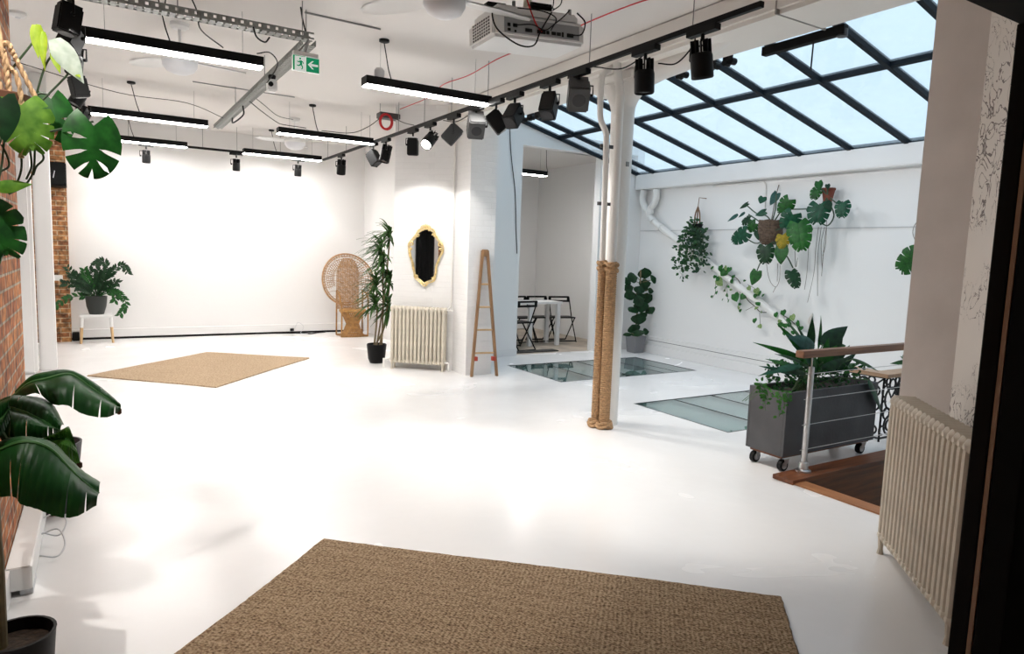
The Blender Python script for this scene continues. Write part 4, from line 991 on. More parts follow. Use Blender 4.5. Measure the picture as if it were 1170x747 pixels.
# lighting track, strips, spots -----------------------------------------
def track(label, p0, p1, rods):
    t = thing('lighting_track', label, 'lighting track', p0, 'suspended black lighting tracks')
    a, b = Vector(p0), Vector(p1); h = .017
    if abs(a.x-b.x) > abs(a.y-b.y): MB().box(a.x, b.x, a.y-h, a.y+h, a.z-h, a.z+h).build('rail', BLACK, t, False, .003)
    else: MB().box(a.x-h, a.x+h, a.y, b.y, a.z-h, a.z+h).build('rail', BLACK, t, False, .003)
    for f_ in rods:
        p = a.lerp(b, f_); MB().tube([p+Vector((0, 0, h)), (p.x, p.y, CEIL)], .0035, 5).build('suspension_rod', GREYM, t)
    return t
track('long black lighting track running under the plaster beam', (3.24, 2.70, 3.0), (3.24, 11.55, 3.0), (.06, .18, .36, .45, .53, .62, .74, .86, .97))
track('black lighting track along the far left side full of stacked spots', (-.12, 3.4, 3.0), (-.12, 11.55, 3.0), (.1, .3, .5, .7, .9))
track('black lighting track crossing in front of the back wall', (-.10, 11.62, 3.0), (3.22, 11.62, 3.0), (.15, .45, .60, .8))
def strip(label, x0, x1, y, z=3.0, rods=(.12, .88), rose=.35, name='linear_pendant'):
    y += .11
    t = thing(name, label, 'strip light', ((x0+x1)/2, y, z), 'black linear strip lights')
    MB().box(x0, x1, y-.07, y+.07, z-.028, z+.045).build('housing', DGREY if False else BLACK, t, False, .002)
    MB().box(x0+.006, x1-.006, y-.066, y+.066, z-.034, z-.0285).build('diffuser', LEDM, t, False)
    for f_ in rods:
        x = x0+(x1-x0)*f_; MB().tube([(x, y, z+.045), (x, y, CEIL)], .0018, 4).build('suspension_wire', GREYM, t)
    x = x0+(x1-x0)*rose
    MB().lathe([(.045, 0), (.045, -.02), (.03, -.026)], (x, y-.02, CEIL), 14).build('ceiling_rose', BLACK, t)
    MB().tube(spline([(x, y-.02, CEIL-.03), (x+.03, y-.01, CEIL-.16), (x+.05, y, z+.14), (x+.08, y, z+.046)], 6), .005, 5).build('power_cable', BLACK, t)
    return t
strip('brightly lit strip light nearest the camera on the left, below the cable tray', -.08, 1.16, 5.80, rose=.40)
strip('second strip light back on the left, between near and farthest ones', -.08, 1.17, 9.16)
strip('farthest left strip light in front of the back wall', -.04, 1.16, 11.38, 3.0)
strip('lit strip light with grey adaptor, nearest the long lighting track', 2.01, 3.26, 5.80, rose=.14)
strip('middle strip light on the right, below the small ceiling fan', 1.97, 3.22, 9.00)
strip('farthest right strip light in front of the back wall', 1.96, 3.18, 11.38, 3.0)
tag(MB().lathe([(.04, 0), (.045, .02), (.045, .06), (.03, .08)], (2.14, 5.88, 3.047), 16).build('cable_adaptor', PLASTG, None, origin=(2.14, 5.88, 3.047)), 'round pale grey adaptor sitting on top of a strip light', 'adaptor')
strip('short strip light hanging in the dining room beyond the doorway', 5.25, 6.30, 9.30, 2.86, rods=(.3, .9), rose=.97)

sm = {}
def cached(key, fn):
    if key not in sm: sm[key] = fn()
    return sm[key]
def spot_meshes(kind):
    hd = MB(); fin = MB()
    if kind == 'round':
        hd.lathe([(.02, .02), (.046, .025), (.05, .04), (.05, .13), (.046, .135), (.043, .12)], (0, 0, 0), 20)
        for k in range(10):
            a = 2*math.pi*k/10; M = Matrix.Rotation(a, 4, 'Z'); fin.box(.018, .047, -.003, .003, -.03, .03, M)
    elif kind == 'square':
        hd.bevbox(-.052, .052, -.045, .045, .0, .135, .006); fin.box(-.046, .046, -.038, .038, -.012, .0)
    else:
        hd.bevbox(-.075, .075, -.06, .06, .0, .11, .008); 
        for k in range(7): fin.box(-.068+k*.0215, -.060+k*.0215, -.055, .055, -.04, .0)
    return hd, fin
def track_spot(x, y, az, tilt, kind='round', lit=False, label='', axis='y', drop=.18, group='track spotlights'):
    """az: heading the beam leans to, degrees from +X; tilt: degrees from straight down"""
    t = thing('track_spotlight', label, 'spotlight', (x, y, 2.983), group)
    hx, hy = (.026, .12) if axis == 'y' else (.10, .022)
    MB().box(x-hx, x+hx, y-hy, y+hy, 2.945, 2.9828).build('adapter', BLACK, t, False, .002)
    sx = .084 if kind != 'grey' else .115
    piv = Vector((x, y, 2.983-drop))
    M = Matrix.Translation(piv) @ Matrix.Rotation(math.radians(az), 4, 'Z')
    yk = MB().tube([Vector((x, y, 2.945)), Vector((x, y, 2.905))], .012, 8)
    yk.tube([M @ Vector((0, -.0, .075)), M @ Vector((0, sx, .072)), M @ Vector((0, sx, 0))], .006, 6)
    yk.tube([M @ Vector((0, sx, 0)), M @ Vector((0, sx-.02, 0))], .012, 8)
    yk.build('yoke', BLACK, t)
    hd, fin = spot_meshes(kind)
    K = 1.38 if axis == 'y' and x > 0 else 1.12
    # local +z is the beam direction
    R = M @ Matrix.Rotation(math.radians(180), 4, 'X') @ Matrix.Rotation(math.radians(tilt), 4, 'Y') @ Matrix.Scale(K, 4) @ Matrix.Translation((0, 0, -.045))
    h2 = MB().add([R @ Vector(v) for v in hd.v], hd.f); hob = h2.build('head', FLOODM if kind == 'grey' else BLACK, t)
    if fin.v: MB().add([R @ Vector(v) for v in fin.v], fin.f).build('heat_sink', DGREY if kind == 'grey' else BLACK, hob)
    f_ = .128 if kind == 'round' else (.137 if kind == 'square' else .112)
    ln = MB().lathe([(.001, f_-.008), (.038, f_-.008), (.038, f_), (.001, f_)], (0, 0, 0), 16); ln.v = [tuple(R @ Vector(v)) for v in ln.v]
    ln.build('lens', LENS_ON if lit else LENS_OFF, hob)
    bd = (R.to_3x3() @ Vector((0, 0, 1))).normalized(); lp = R @ Vector((0, 0, f_+.03))
    return t, lp, bd
def emit_from(lp, bd, watts, cone, blend=.5, name='spot_beam', col=(1, .95, .89)):
    spotlight(name, lp, Vector(lp)+Vector(bd), watts, cone, col, blend)
RT = [ # y, heading, tilt, kind, lit, watts, cone, label
 (10.55, 80, 20, 'round', True, 260, 80, 'lit round spotlight hanging at the far end of the long track'),
 (9.10, -60, 35, 'square', False, 0, 0, 'dark box spotlight just past the middle strip light, left of a pair'),
 (8.62, 190, 15, 'round', False, 0, 0, 'dark round spotlight at the corner of the painted brick pier'),
 (7.72, 60, 5, 'square', False, 0, 0, 'upright dark box spotlight left of the glaring lamp'),
 (7.22, 215, 52, 'round', True, 330, 90, 'glaring spotlight in front of the brick pier pointing at the camera'),
 (6.62, 150, 40, 'square', False, 380, 75, 'tilted dark box spotlight right of the glaring lamp'),
 (6.12, 250, 45, 'grey', False, 0, 0, 'grey floodlight with square face beside the end of a strip light'),
 (5.72, 330, 40, 'square', False, 420, 75, 'dark tilted spotlight directly right of the grey floodlight'),
 (5.38, 210, 42, 'square', False, 420, 75, 'dark box spotlight in front of the skylight corner'),
 (4.82, 220, 30, 'square', False, 420, 75, 'dark box spotlight below and right of the projector'),
 (4.42, 240, 50, 'grey', False, 0, 0, 'big grey floodlight left of the column head'),
 (3.66, 10, 4, 'round', False, 420, 75, 'large round black spotlight in front of the column head'),
 (3.14, 10, 12, 'round', False, 380, 75, 'round black spotlight nearest the camera end of the long track')]
for y, az, tl, kd, lit, wt, cone, lab in RT:
    t_, lp, bd = track_spot(3.24, y, az, tl, kd, lit, lab, 'y')
    if wt and y < 7: emit_from(lp, bd, wt, cone)
spotlight('pier_beam', (2.95, 7.0, 2.80), (3.62, 8.1, 1.0), 480, 78, (1, .97, .93), .3)
spotlight('corner_beam', (3.24, 10.6, 2.78), (3.3, 11.2, .0), 120, 85, (1, .95, .88), .5)
BT = [(.62, 'back wall spotlight at far left, half hidden behind the monstera leaf'), (1.88, 'back wall spotlight between the two far strip lights'), (2.84, 'back wall spotlight under the far right strip light')]
for x, lab in BT:
    track_spot(x, 11.62, 90, 12, 'round', False, lab, 'x')
    spotlight('wall_wash', (x, 11.68, 2.68), (x, 12.3, .95), 118, 100, (1, .97, .94), .15)
LT = [(4.75, 200, 10, 'square', 'topmost black spotlight of the left stack, nearest the camera'), (5.25, 240, 35, 'square', 'second spotlight of the left stack, lit behind the pale leaf'), (5.85, 240, 10, 'round', 'third spotlight down the left stack, below the bright strip end'),
      (6.75, 20, 12, 'square', 'fourth spotlight down the left stack'), (7.25, 200, 30, 'round', 'fifth spotlight down the left stack'), (8.3, 240, 38, 'square', 'tilted spotlight low in the left stack just above the monstera leaf'), (9.0, 30, 8, 'round', 'lowest spotlight of the left stack, peeping over the monstera leaf')]
for i, (y, az, tl, kd, lab) in enumerate(LT):
    t_, lp, bd = track_spot(-.12, y, az, tl, kd, i == 1, lab, 'y')
spotlight('left_beam', (-.12, 4.70, 2.72), (1.2, 4.3, 0), 420, 80, (1, .95, .90), .4)
spotlight('left_beam', (-.12, 5.9, 2.72), (1.2, 6.6, 0), 420, 85, (1, .95, .90), .5)
spotlight('left_beam', (-.12, 7.3, 2.72), (1.0, 8.3, 0), 380, 85, (1, .95, .90), .5)
spotlight('plant_beam', (-.27, 2.45, 2.98), (.55, 3.9, 0), 620, 75, (1, .95, .90), .25, .015)
t = thing('loudspeaker', 'black wedge of a speaker hanging above the left spotlights at the top edge', 'speaker', (-.1, 4.35, 3.1))
M = Matrix.Translation((-.10, 4.42, 3.12)) @ Matrix.Rotation(math.radians(35), 4, 'Z') @ Matrix.Rotation(math.radians(30), 4, 'X')
MB().bevbox(-.13, .13, -.09, .09, -.07, .09, .01, M).build('cabinet', BLACK, t); MB().tube([(-.12, 4.45, 3.17), (-.12, 4.45, CEIL)], .01, 6).build('bracket', BLACK, t)

# small twin fittings clipped on the beam edge
for i, (y, n_) in enumerate(((7.05, 3), (5.55, 1), (4.45, 1), (4.10, 2))):
    for j in range(n_):
        yy = y-.17*j
        t = thing('twin_fitting', ('small black twin fitting on the right edge of the beam, number %s from the far end' % ['first', 'second', 'third', 'fourth', 'fifth', 'sixth', 'seventh'][[0, 3, 4, 5][i]+j]).replace(', number', ','), 'light fitting', (4.37, yy, 3.12), 'twin fittings along the beam edge')
        mb = MB()
        for s_ in (-.03, .03): mb.tube([(4.345, yy+s_, 3.14), (4.40, yy+s_, 3.14)], .028, 10)
        mb.build('lamp_pair', BLACK, t); MB().box(4.341, 4.36, yy-.045, yy+.045, 3.15, 3.20).build('clip', BLACK, t, False)
for y in (6.7, 5.5, 4.2): spotlight('bay_fill', (4.46, y, 3.06), (7.5, y-.2, .7), 330, 130, (.97, .98, 1), 1.0, .05)  # added fill that brightens the bay; the twin fittings themselves are unlit
t = thing('lighting_track', 'short black track with worn silver marks on the beam edge under the skylight', 'lighting track', (4.38, 2.85, 3.14))
MB().box(4.345, 4.40, 2.93, 3.60, 3.11, 3.175).build('rail', BLACKM, t, False, .004); MB().lathe([(.035, 0), (.035, .05)], (4.38, 2.96, 3.10), 12).build('end_cap', DGREY, t)
MB().tube([(4.38, 3.18, 3.11), (4.375, 3.18, 2.92)], .006, 6).build('hanging_tie', BLACK, t)

# projector ----------------------------------------------------------
pj = thing('projector', 'white ceiling projector with side vents and ports, wrapped in cables', 'projector', (2.53, 4.08, 3.03))
R0 = Matrix.Translation((2.52, 4.06, 3.03)) @ Matrix.Rotation(math.radians(-3), 4, 'Z') @ Matrix.Rotation(math.radians(4), 4, 'Y').inverted()
MB().bevbox(-.35, .35, -.19, .19, -.085, .06, .02, R0).bevbox(-.31, .32, -.165, .18, .05, .125, .02, R0).build('body', PLASTW, pj)
rpn = MB().box(-.27, .30, -.194, -.188, -.055, .035, R0).build('rear_panel', mat('port_panel', (.33, .34, .35), .4), pj, False)
mb = MB()
for x, z, w_, h_ in ((-.25, -.01, .02, .02), (-.21, -.01, .03, .02), (-.25, -.04, .02, .015), (-.20, -.045, .012, .012), (-.12, -.03, .05, .02), (-.03, -.03, .06, .022), (.04, -.03, .02, .02), (.08, -.03, .03, .02), (.12, -.03, .03, .02), (.16, -.03, .012, .03), (.20, -.03, .05, .024)):
    MB().box(x, x+w_, -.20, -.194, z-h_/2, z+h_/2, R0).build('port', BLACK, rpn, False)
mb = MB()
for i in range(8):
    for j in range(6): mb.box(-.3525, -.349, -.14+i*.033, -.14+i*.033+.02, -.06+j*.019, -.06+j*.019+.011, R0)
mb.build('side_vent', DGREY, pj, False)
MB().tube([R0 @ Vector((0, 0, .12)), (2.53, 4.06, CEIL)], .028, 12).build('mounting_pole', mat('mount_ivory', (.62, .60, .48), .5), pj)
MB().box(-.14, .14, -.10, .10, .124, .136, R0).build('mounting_plate', PLASTG, pj, False)
for x in (-.17, .26): MB().tube([R0 @ Vector((x, -.14, .12)), R0 @ Vector((x, -.14, .155))], .012, 8).build('lug', GREYM, pj)
def cable(name, label, pts, r, m, k=7, cat='cable', group=None):
    o = MB().tube(spline(pts, k), r, 6).build(name, m, None, origin=pts[0]); return tag(o, label, cat, group)
P = lambda x, y, z: tuple(R0 @ Vector((x, y, z)))
cable('power_cable', 'long black cable looping round the front of the projector', [P(.28, -.20, .12), P(.33, -.22, .06), P(.30, -.22, -.02), P(.22, -.21, -.03)], .005, BLACK)
cable('signal_cable', 'black loop of cable drooping below the projector', [P(-.28, -.1, .11), P(-.36, -.2, .04), P(-.34, -.23, -.06), P(-.2, -.24, -.14), P(-.08, -.23, -.13), P(-.02, -.21, -.04), P(.02, -.21, .02), P(.08, -.2, .10)], .005, BLACK)
cable('signal_cable', 'thin black cable crossing the projector ports', [P(-.2, -.2, -.01), P(-.08, -.22, .0), P(.02, -.21, -.02), P(.10, -.21, .03), P(.18, -.2, .09), P(.22, -.2, .13)], .004, BLACK)
cable('signal_cable', 'black cable arching over the projector lid', [P(-.17, -.19, .10), P(.0, -.2, .10), P(.10, -.22, .06), P(.06, -.22, -.02)], .004, BLACK)
cable('signal_cable', 'black cable hanging from the ceiling behind the projector', [(2.75, 4.0, CEIL), (2.72, 3.95, 3.25), P(.12, -.15, .13)], .004, BLACK)
cable('signal_cable', 'black cable rising to the ceiling right of the projector pole', [(2.66, 3.98, CEIL), (2.66, 3.96, 3.22), P(.05, -.12, .13)], .004, BLACK)
cable('red_cable', 'red cable dropping into the projector ports', [(2.36, 3.95, CEIL), (2.40, 3.90, 3.22), P(-.05, -.2, .03), P(.0, -.2, -.03)], .005, RED)
tag(MB().bevbox(-.06, .14, -.16, -.105, .127, .17, .02, R0).build('cable_bundle', BLACK, None), 'black bundled plugs lying on top of the projector', 'cable')
tag(MB().bevbox(-.32, -.17, -.06, .02, .127, .165, .01, R0).build('power_brick', BLACK, None), 'flat black power brick on the left of the projector lid', 'adaptor')
cable('red_cable', 'long thin red cable wandering across the ceiling', [(3.36, 3.5, 3.33), (3.30, 3.85, 3.345), (3.26, 4.38, 3.34), (3.3, 4.9, 3.35), (3.22, 5.6, 3.35), (3.26, 6.33, 3.34), (3.24, 6.9, 3.35), (3.33, 7.5, 3.33), (3.3, 8.3, 3.32)], .005, RED)

# junction box with red cable coil
t = thing('network_box', 'dark open equipment box hung from the ceiling above a red cable coil', 'junction box', (3.20, 8.40, 3.28)); MB().bevbox(3.06, 3.36, 8.35, 8.50, 3.20, 3.27, .006).build('box', DGREY, t)
for x in (3.08, 3.34): MB().tube([(x, 8.42, 3.27), (x, 8.42, CEIL)], .004, 5).build('hanger', GREYM, t)
mb = MB()
for i in range(7):
    r_ = .075+.006*(i % 3); mb.tube([(3.12+.004*i+r_*math.cos(a*.35), 8.33+.004*i, 3.15+r_*1.15*math.sin(a*.35)) for a in range(18)], .0065, 5, True)
tag(mb.build('cable_coil', RED, None, origin=(3.12, 8.33, 3.15)), 'coil of red cable hanging under the dark equipment box', 'cable')

# cable trays ---------------------------------------------------------
def tray(label, p0, p1, wdt=.10, hgt=.05, hang=()):
    t = thing('cable_tray', label, 'cable tray', p0); a, b = Vector(p0), Vector(p1); d = (b-a); L = d.length; d.normalize(); s_ = d.cross(Vector((0, 0, 1)))
    M = Matrix((( d.x, s_.x, 0, a.x), (d.y, s_.y, 0, a.y), (d.z, s_.z, 1, a.z), (0, 0, 0, 1)))
    mb = MB()
    for y in (-wdt/2, wdt/2):
        mb.box(0, L, y-.002, y+.002, hgt-.012, hgt, M).box(0, L, y-.002, y+.002, 0, .012, M)
        for k in range(int(L/.06)): mb.box(k*.06, k*.06+.040, y-.002, y+.002, .012, hgt-.012, M)
    for k in range(int(L/.05)): mb.box(k*.05, k*.05+.034, -wdt/2, wdt/2, -.001, .002, M)
    mb.box(0, L, -.012, .012, -.002, .003, M)
    mb.build('channel', GALV, t, False)
    for f_ in hang:
        p = a.lerp(b, f_); MB().tube([p, (p.x, p.y, CEIL)], .004, 5).build('threaded_rod', GREYM, t)
    return t
tray('perforated galvanised cable tray crossing above the near strip light', (-1.0, 5.38, 3.10), (1.42, 5.38, 3.10), .11, .05, (.3, .62, .97))
tray('galvanised cable tray running away toward the back wall', (1.42, 5.46, 3.09), (1.40, 10.1, 3.09), .10, .045, (.02, .35, .7))
for i, (x, y, s_) in enumerate(((.9, 5.40, .05), (1.40, 5.55, .06), (1.41, 6.5, .05), (1.40, 7.4, .06), (1.41, 8.6, .06))): pass
cable('tray_cable', 'black cable looping under the near end of the cable tray', [(.98, 5.3, 3.10), (1.0, 5.28, 3.03), (1.06, 5.3, 3.01), (1.10, 5.34, 3.06)], .006, BLACK)
cable('tray_cable', 'black cable curling out over the near cable tray', [(.42, 5.36, 3.15), (.44, 5.3, 3.24), (.55, 5.3, 3.24), (.62, 5.36, 3.15), (.66, 5.5, 3.07), (.85, 5.8, 3.05)], .005, BLACK)
cable('tray_cable', 'black cable rising from the tray corner to the ceiling', [(1.40, 5.46, 3.16), (1.38, 5.5, 3.28), (1.37, 5.52, CEIL)], .006, BLACK)
cable('tray_cable', 'black cable looping beside the bright strip light end', [(1.1, 5.8, 3.05), (1.22, 5.9, 3.10), (1.30, 6.0, 3.04), (1.30, 6.4, 2.98), (1.38, 6.8, 3.08)], .005, BLACK)
cable('tray_cable', 'bundle of black cable hanging below the middle of the far tray', [(1.40, 8.2, 3.08), (1.42, 8.3, 3.0), (1.36, 8.6, 2.95), (1.40, 8.9, 3.05)], .009, BLACK)
cable('tray_cable', 'black cable sagging from the far tray to the middle strip light', [(1.42, 7.9, 3.08), (1.6, 8.2, 3.05), (1.85, 8.6, 3.02), (2.0, 8.9, 3.05), (2.3, 9.0, 3.06)], .005, BLACK)
cable('tray_cable', 'black cable sagging toward the far ceiling fan', [(1.42, 7.7, 3.10), (1.65, 8.3, 3.14), (2.0, 9.2, 3.20), (2.40, 10.1, 3.34)], .004, BLACK)
cable('tray_cable', 'thin cable strung across the far left ceiling', [(-.7, 8.2, 3.22), (.2, 8.6, 3.12), (.9, 8.9, 3.16), (1.38, 9.3, 3.10)], .004, BLACK)
cable('tray_cable', 'black cable from the red coil to the middle strip light', [(3.08, 8.4, 3.2), (2.98, 8.6, 3.10), (2.85, 8.9, 3.05), (2.5, 9.0, 3.05)], .005, BLACK)
cable('tray_cable', 'black cable running from the equipment box down to the track', [(3.25, 8.36, 3.21), (3.24, 8.0, 3.10), (3.24, 7.7, 3.03)], .005, BLACK)
cable('tray_cable', 'looped black cable slung between the spots near the skylight', [(3.28, 4.3, 3.0), (3.32, 4.0, 2.93), (3.36, 3.8, 3.0), (3.27, 3.75, 3.01)], .005, BLACK)
cable('tray_cable', 'black cable swinging between the two round spotlights', [(3.26, 3.55, 2.86), (3.30, 3.42, 2.84), (3.30, 3.28, 2.92), (3.26, 3.22, 2.99)], .005, BLACK)
cable('tray_cable', 'black cable drooping between spots in front of the brick pier', [(3.25, 6.9, 2.97), (3.27, 6.6, 2.92), (3.26, 6.2, 2.96), (3.25, 6.0, 2.99)], .005, BLACK)
mb = MB().tube([(1.42, 5.6, 3.372), (2.05, 5.62, 3.372)], .007, 6)
tag(mb.build('ceiling_conduit', GREYM, None, origin=(1.42, 5.6, 3.372)), 'grey conduit on the ceiling above the exit sign', 'conduit')
mb = MB().tube([(.95, 8.72, 3.372), (2.1, 8.76, 3.372)], .006, 6)
tag(mb.build('ceiling_conduit', GREYM, None, origin=(.95, 8.72, 3.372)), 'grey conduit on the ceiling between the middle strip lights', 'conduit')
# camera on the tray
t = thing('security_camera', 'small white and black security camera under the far cable tray', 'camera', (1.38, 6.6, 3.08))
MB().bevbox(1.34, 1.42, 6.56, 6.66, 2.94, 3.05, .012).build('body', PLASTW, t); MB().lathe([(.03, 0), (.036, .03), (.03, .04)], (1.38, 6.6, 3.05), 14).build('mount', BLACK, t); MB().tube([(1.36, 6.56, 3.0), (1.36, 6.545, 3.0)], .022, 12).build('lens', BLACK, t)

# exit sign -----------------------------------------------------------
ex = thing('exit_sign', 'green running man emergency exit sign with arrow, hung at the tray end', 'exit sign', (1.31, 5.22, 2.86))
g0 = (1.20, 5.10)
def EB(x0, x1, z0, z1, d_=0, mb=None): return (mb or MB()).box(1.185+x0, 1.185+x1, 5.085-d_, 5.10-d_*0, 2.78+z0, 2.78+z1)
plt_ = EB(0, .265, 0, .145).build('sign_plate', EXITW, ex, False)
MB().box(1.187, 1.205, 5.0835, 5.0848, 2.785, 2.92).box(1.187, 1.31, 5.0835, 5.0848, 2.918, 2.923).box(1.318, 1.447, 5.0835, 5.0848, 2.785, 2.920).build('green_field', GREEN, plt_, False)
def flat(mb, pts, y): mb.add([(x, y, z) for x, z in pts]+[(x, y+.0012, z) for x, z in pts], [tuple(range(len(pts))), tuple(range(len(pts), 2*len(pts)))[::-1]]); return mb
ar = MB(); X0, Z0 = 1.333, 2.853
flat(ar, [(X0, Z0), (X0+.042, Z0+.038), (X0+.060, Z0+.038), (X0+.030, Z0+.010), (X0+.100, Z0+.010), (X0+.100, Z0-.010), (X0+.030, Z0-.010), (X0+.060, Z0-.038), (X0+.042, Z0-.038)], 5.081)
ar.build('arrow', EXITW, plt_, False)
rm = MB(); X1, Z1 = 1.262, 2.85
def limb(a, b, w_=.007): 
    ax, az = a; bx, bz = b; dx, dz = bx-ax, bz-az; l_ = math.hypot(dx, dz); nx, nz = -dz/l_*w_, dx/l_*w_
    flat(rm, [(X1+ax+nx, Z1+az+nz), (X1+ax-nx, Z1+az-nz), (X1+bx-nx, Z1+bz-nz), (X1+bx+nx, Z1+bz+nz)], 5.0825)
for a, b, w_ in (((.0, .03), (.006, -.008), .011), ((.004, -.006), (-.02, -.022), .006), ((-.02, -.022), (-.036, -.016), .005), ((.006, -.008), (.022, -.03), .006), ((.022, -.03), (.010, -.052), .005), ((.0, .027), (-.022, .012), .005), ((-.022, .012), (-.033, .024), .004), ((.0, .027), (.024, .018), .005), ((.024, .018), (.030, .0), .004)): limb(a, b, w_)
flat(rm, [(X1-.004+.010*math.cos(k*.628), Z1+.047+.010*math.sin(k*.628)) for k in range(10)], 5.0825)
rm.build('running_figure', GREEN, plt_, False)
MB().box(1.19, 1.44, 5.08, 5.12, 2.926, 2.965).build('lamp_housing', PLASTW, ex, False, .004)
MB().tube([(1.32, 5.12, 2.965), (1.38, 5.34, 3.09)], .012, 8).tube([(1.25, 5.11, 2.965), (1.38, 5.36, 3.09)], .006, 6).build('hanger', GREYM, ex)

for ch in ex.children_recursive:
    for v in ch.data.vertices:
        if ch.name.startswith('hanger') and v.co.z > .15: continue
        v.co.x = v.co.x*.72-.015; v.co.z = v.co.z*.74-.005
# ceiling fans ----------------------------------------------------------
def fan(label, x, y, zb, rad, bl, ang0, thin=False):
    t = thing('ceiling_fan', label, 'ceiling fan', (x, y, zb)); fm = PLASTW
    MB().lathe([(.075, 0), (.075, -.03), (.05, -.05), (.012, -.052)], (x, y, CEIL), 22).build('canopy', fm, t)
    MB().tube([(x, y, CEIL-.05), (x, y, zb+.20)], .012, 8).build('down_rod', fm, t)
    MB().lathe([(.02, .21), (.06, .20), (rad*.92, .15), (rad, .12), (rad*.96, .10)], (x, y, zb), 26).build('motor_housing', fm, t)
    MB().lathe([(rad*.95, .10), (rad*.93, .07), (rad*.75, .03), (rad*.4, .006), (.005, 0)], (x, y, zb), 26).build('light_bowl', mat('opal_glass', (.72, .73, .76), .3), t)
    for k in range(3):
        a = math.radians(ang0+120*k); M = Matrix.Translation((x, y, zb+.12)) @ Matrix.Rotation(a, 4, 'Z') @ Matrix.Rotation(math.radians(12), 4, 'X')
        rows = []
        for i in range(9):
            r_ = rad*.8+(bl-rad*.8)*i/8; wd = .045+.04*math.sin(math.pi*min(1, i/8*.9+.1)); 
            if i == 8: wd *= .35
            rows.append([M @ Vector((r_, -wd, .004)), M @ Vector((r_, 0, .010)), M @ Vector((r_, wd, .0))])
        mb = MB(); mb.grid(rows); mb.grid([[p+Vector((0, 0, -.006)) for p in rw][::-1] for rw in rows]); mb.build('blade', fm, t)
    return t
fan('white ceiling fan cut by the top edge, beside the projector', 1.78, 3.80, 2.92, .135, .62, 122)
fan('white ceiling fan hidden behind the near left strip light', .62, 6.55, 2.96, .145, .55, 10)
fan('smallest white ceiling fan, far off behind the middle strip light', 2.45, 10.2, 2.93, .15, .55, 60)
t = thing('smoke_detector', 'round white smoke detector on the ceiling at top left', 'smoke detector', (-.53, 7.09, CEIL)); MB().lathe([(.06, 0), (.06, -.02), (.045, -.035), (.02, -.04)], (-.53, 7.09, CEIL-.001), 20).build('housing', PLASTW, t); MB().lathe([(.02, -.04), (.018, -.046)], (-.53, 7.09, CEIL-.001), 12).build('sensor', PLASTG, t)
# loudspeaker on the brick strip
t = thing('wall_speaker', 'black box speaker mounted high on the bare brick strip', 'speaker', (-.53, 11.9, 2.45)); M = Matrix.Translation((-.53, 11.90, 2.45)) @ Matrix.Rotation(math.radians(-8), 4, 'X')
MB().bevbox(-.135, .135, -.09, .09, -.17, .17, .01, M).build('cabinet', BLACK, t); MB().box(-.11, .11, -.095, -.089, -.14, .14, M).build('grille', BLACKM, t, False); MB().box(-.03, .03, .06, .119, -.03, .03, Matrix.Translation((-.53, 11.90, 2.45))).build('wall_bracket', BLACK, t, False)
MB().tube([(-.55, 11.79, 2.40), (-.53, 11.79, 2.50)], .005, 5).build('cable', PLASTG, t)
tag(MB().bevbox(-.64, -.49, 11.985, 12.018, .92, 1.0, .004).build('wall_switch', PLASTW, None, origin=(-.56, 12, .96)), 'small white switch box on the bare brick strip', 'switch')

# ------------------------------------------------------------------ right bay
# drain pipe
t = thing('drain_pipe', 'white drain pipe with double bend descending diagonally across the plant wall', 'pipe', (7.62, 8.4, 2.4))
MB().tube(spline([(7.65, 8.50, 2.65), (7.65, 8.52, 2.50), (7.65, 8.46, 2.38), (7.65, 8.36, 2.30)], 6), .055, 14).build('left_bend', PIPEW, t)
MB().tube(spline([(7.65, 8.20, 2.65), (7.65, 8.20, 2.52), (7.65, 8.24, 2.42), (7.65, 8.33, 2.34), (7.65, 8.33, 2.22), (7.65, 8.24, 2.14)], 6), .055, 14).build('right_bend', PIPEW, t)
MB().tube([(7.67, 8.30, 2.19), (7.67, 8.15, 2.08), (7.67, 5.35, .62), (7.67, 4.9, .36)], .052, 14).build('diagonal_run', PIPEW, t)
for a_, b_ in (((7.65, 8.33, 2.33), (7.65, 8.33, 2.26)), ((7.67, 8.12, 2.065), (7.67, 8.06, 2.035))): MB().tube([a_, b_], .064, 14).build('collar', PIPEW, t)
t = thing('conduit', 'thin white conduit bent down the wall above the monstera', 'conduit', (7.72, 6, 2.62)); MB().tube(spline([(7.735, 7.1, 2.63), (7.735, 6.35, 2.64), (7.735, 6.2, 2.62), (7.735, 6.17, 2.5), (7.735, 6.17, 2.2)], 5), .010, 8).build('tube', PIPEW, t); MB().box(7.725, 7.75, 6.30, 6.36, 2.655, 2.70).build('clip', PLASTG, t)
tag(MB().bevbox(7.735, 7.75, 8.15, 8.21, .42, .50, .004).build('wall_socket', PLASTW, None, origin=(7.74, 8.18, .46)), 'small white socket behind the fig pot', 'socket')
tag(MB().tube([(7.70, 8.25, .21), (7.698, 5.2, .20)], .004, 5).build('skirting_cable', DGREY, None, origin=(7.7, 8.25, .21)), 'dark cable lying along the stepped skirting of the plant wall', 'cable')
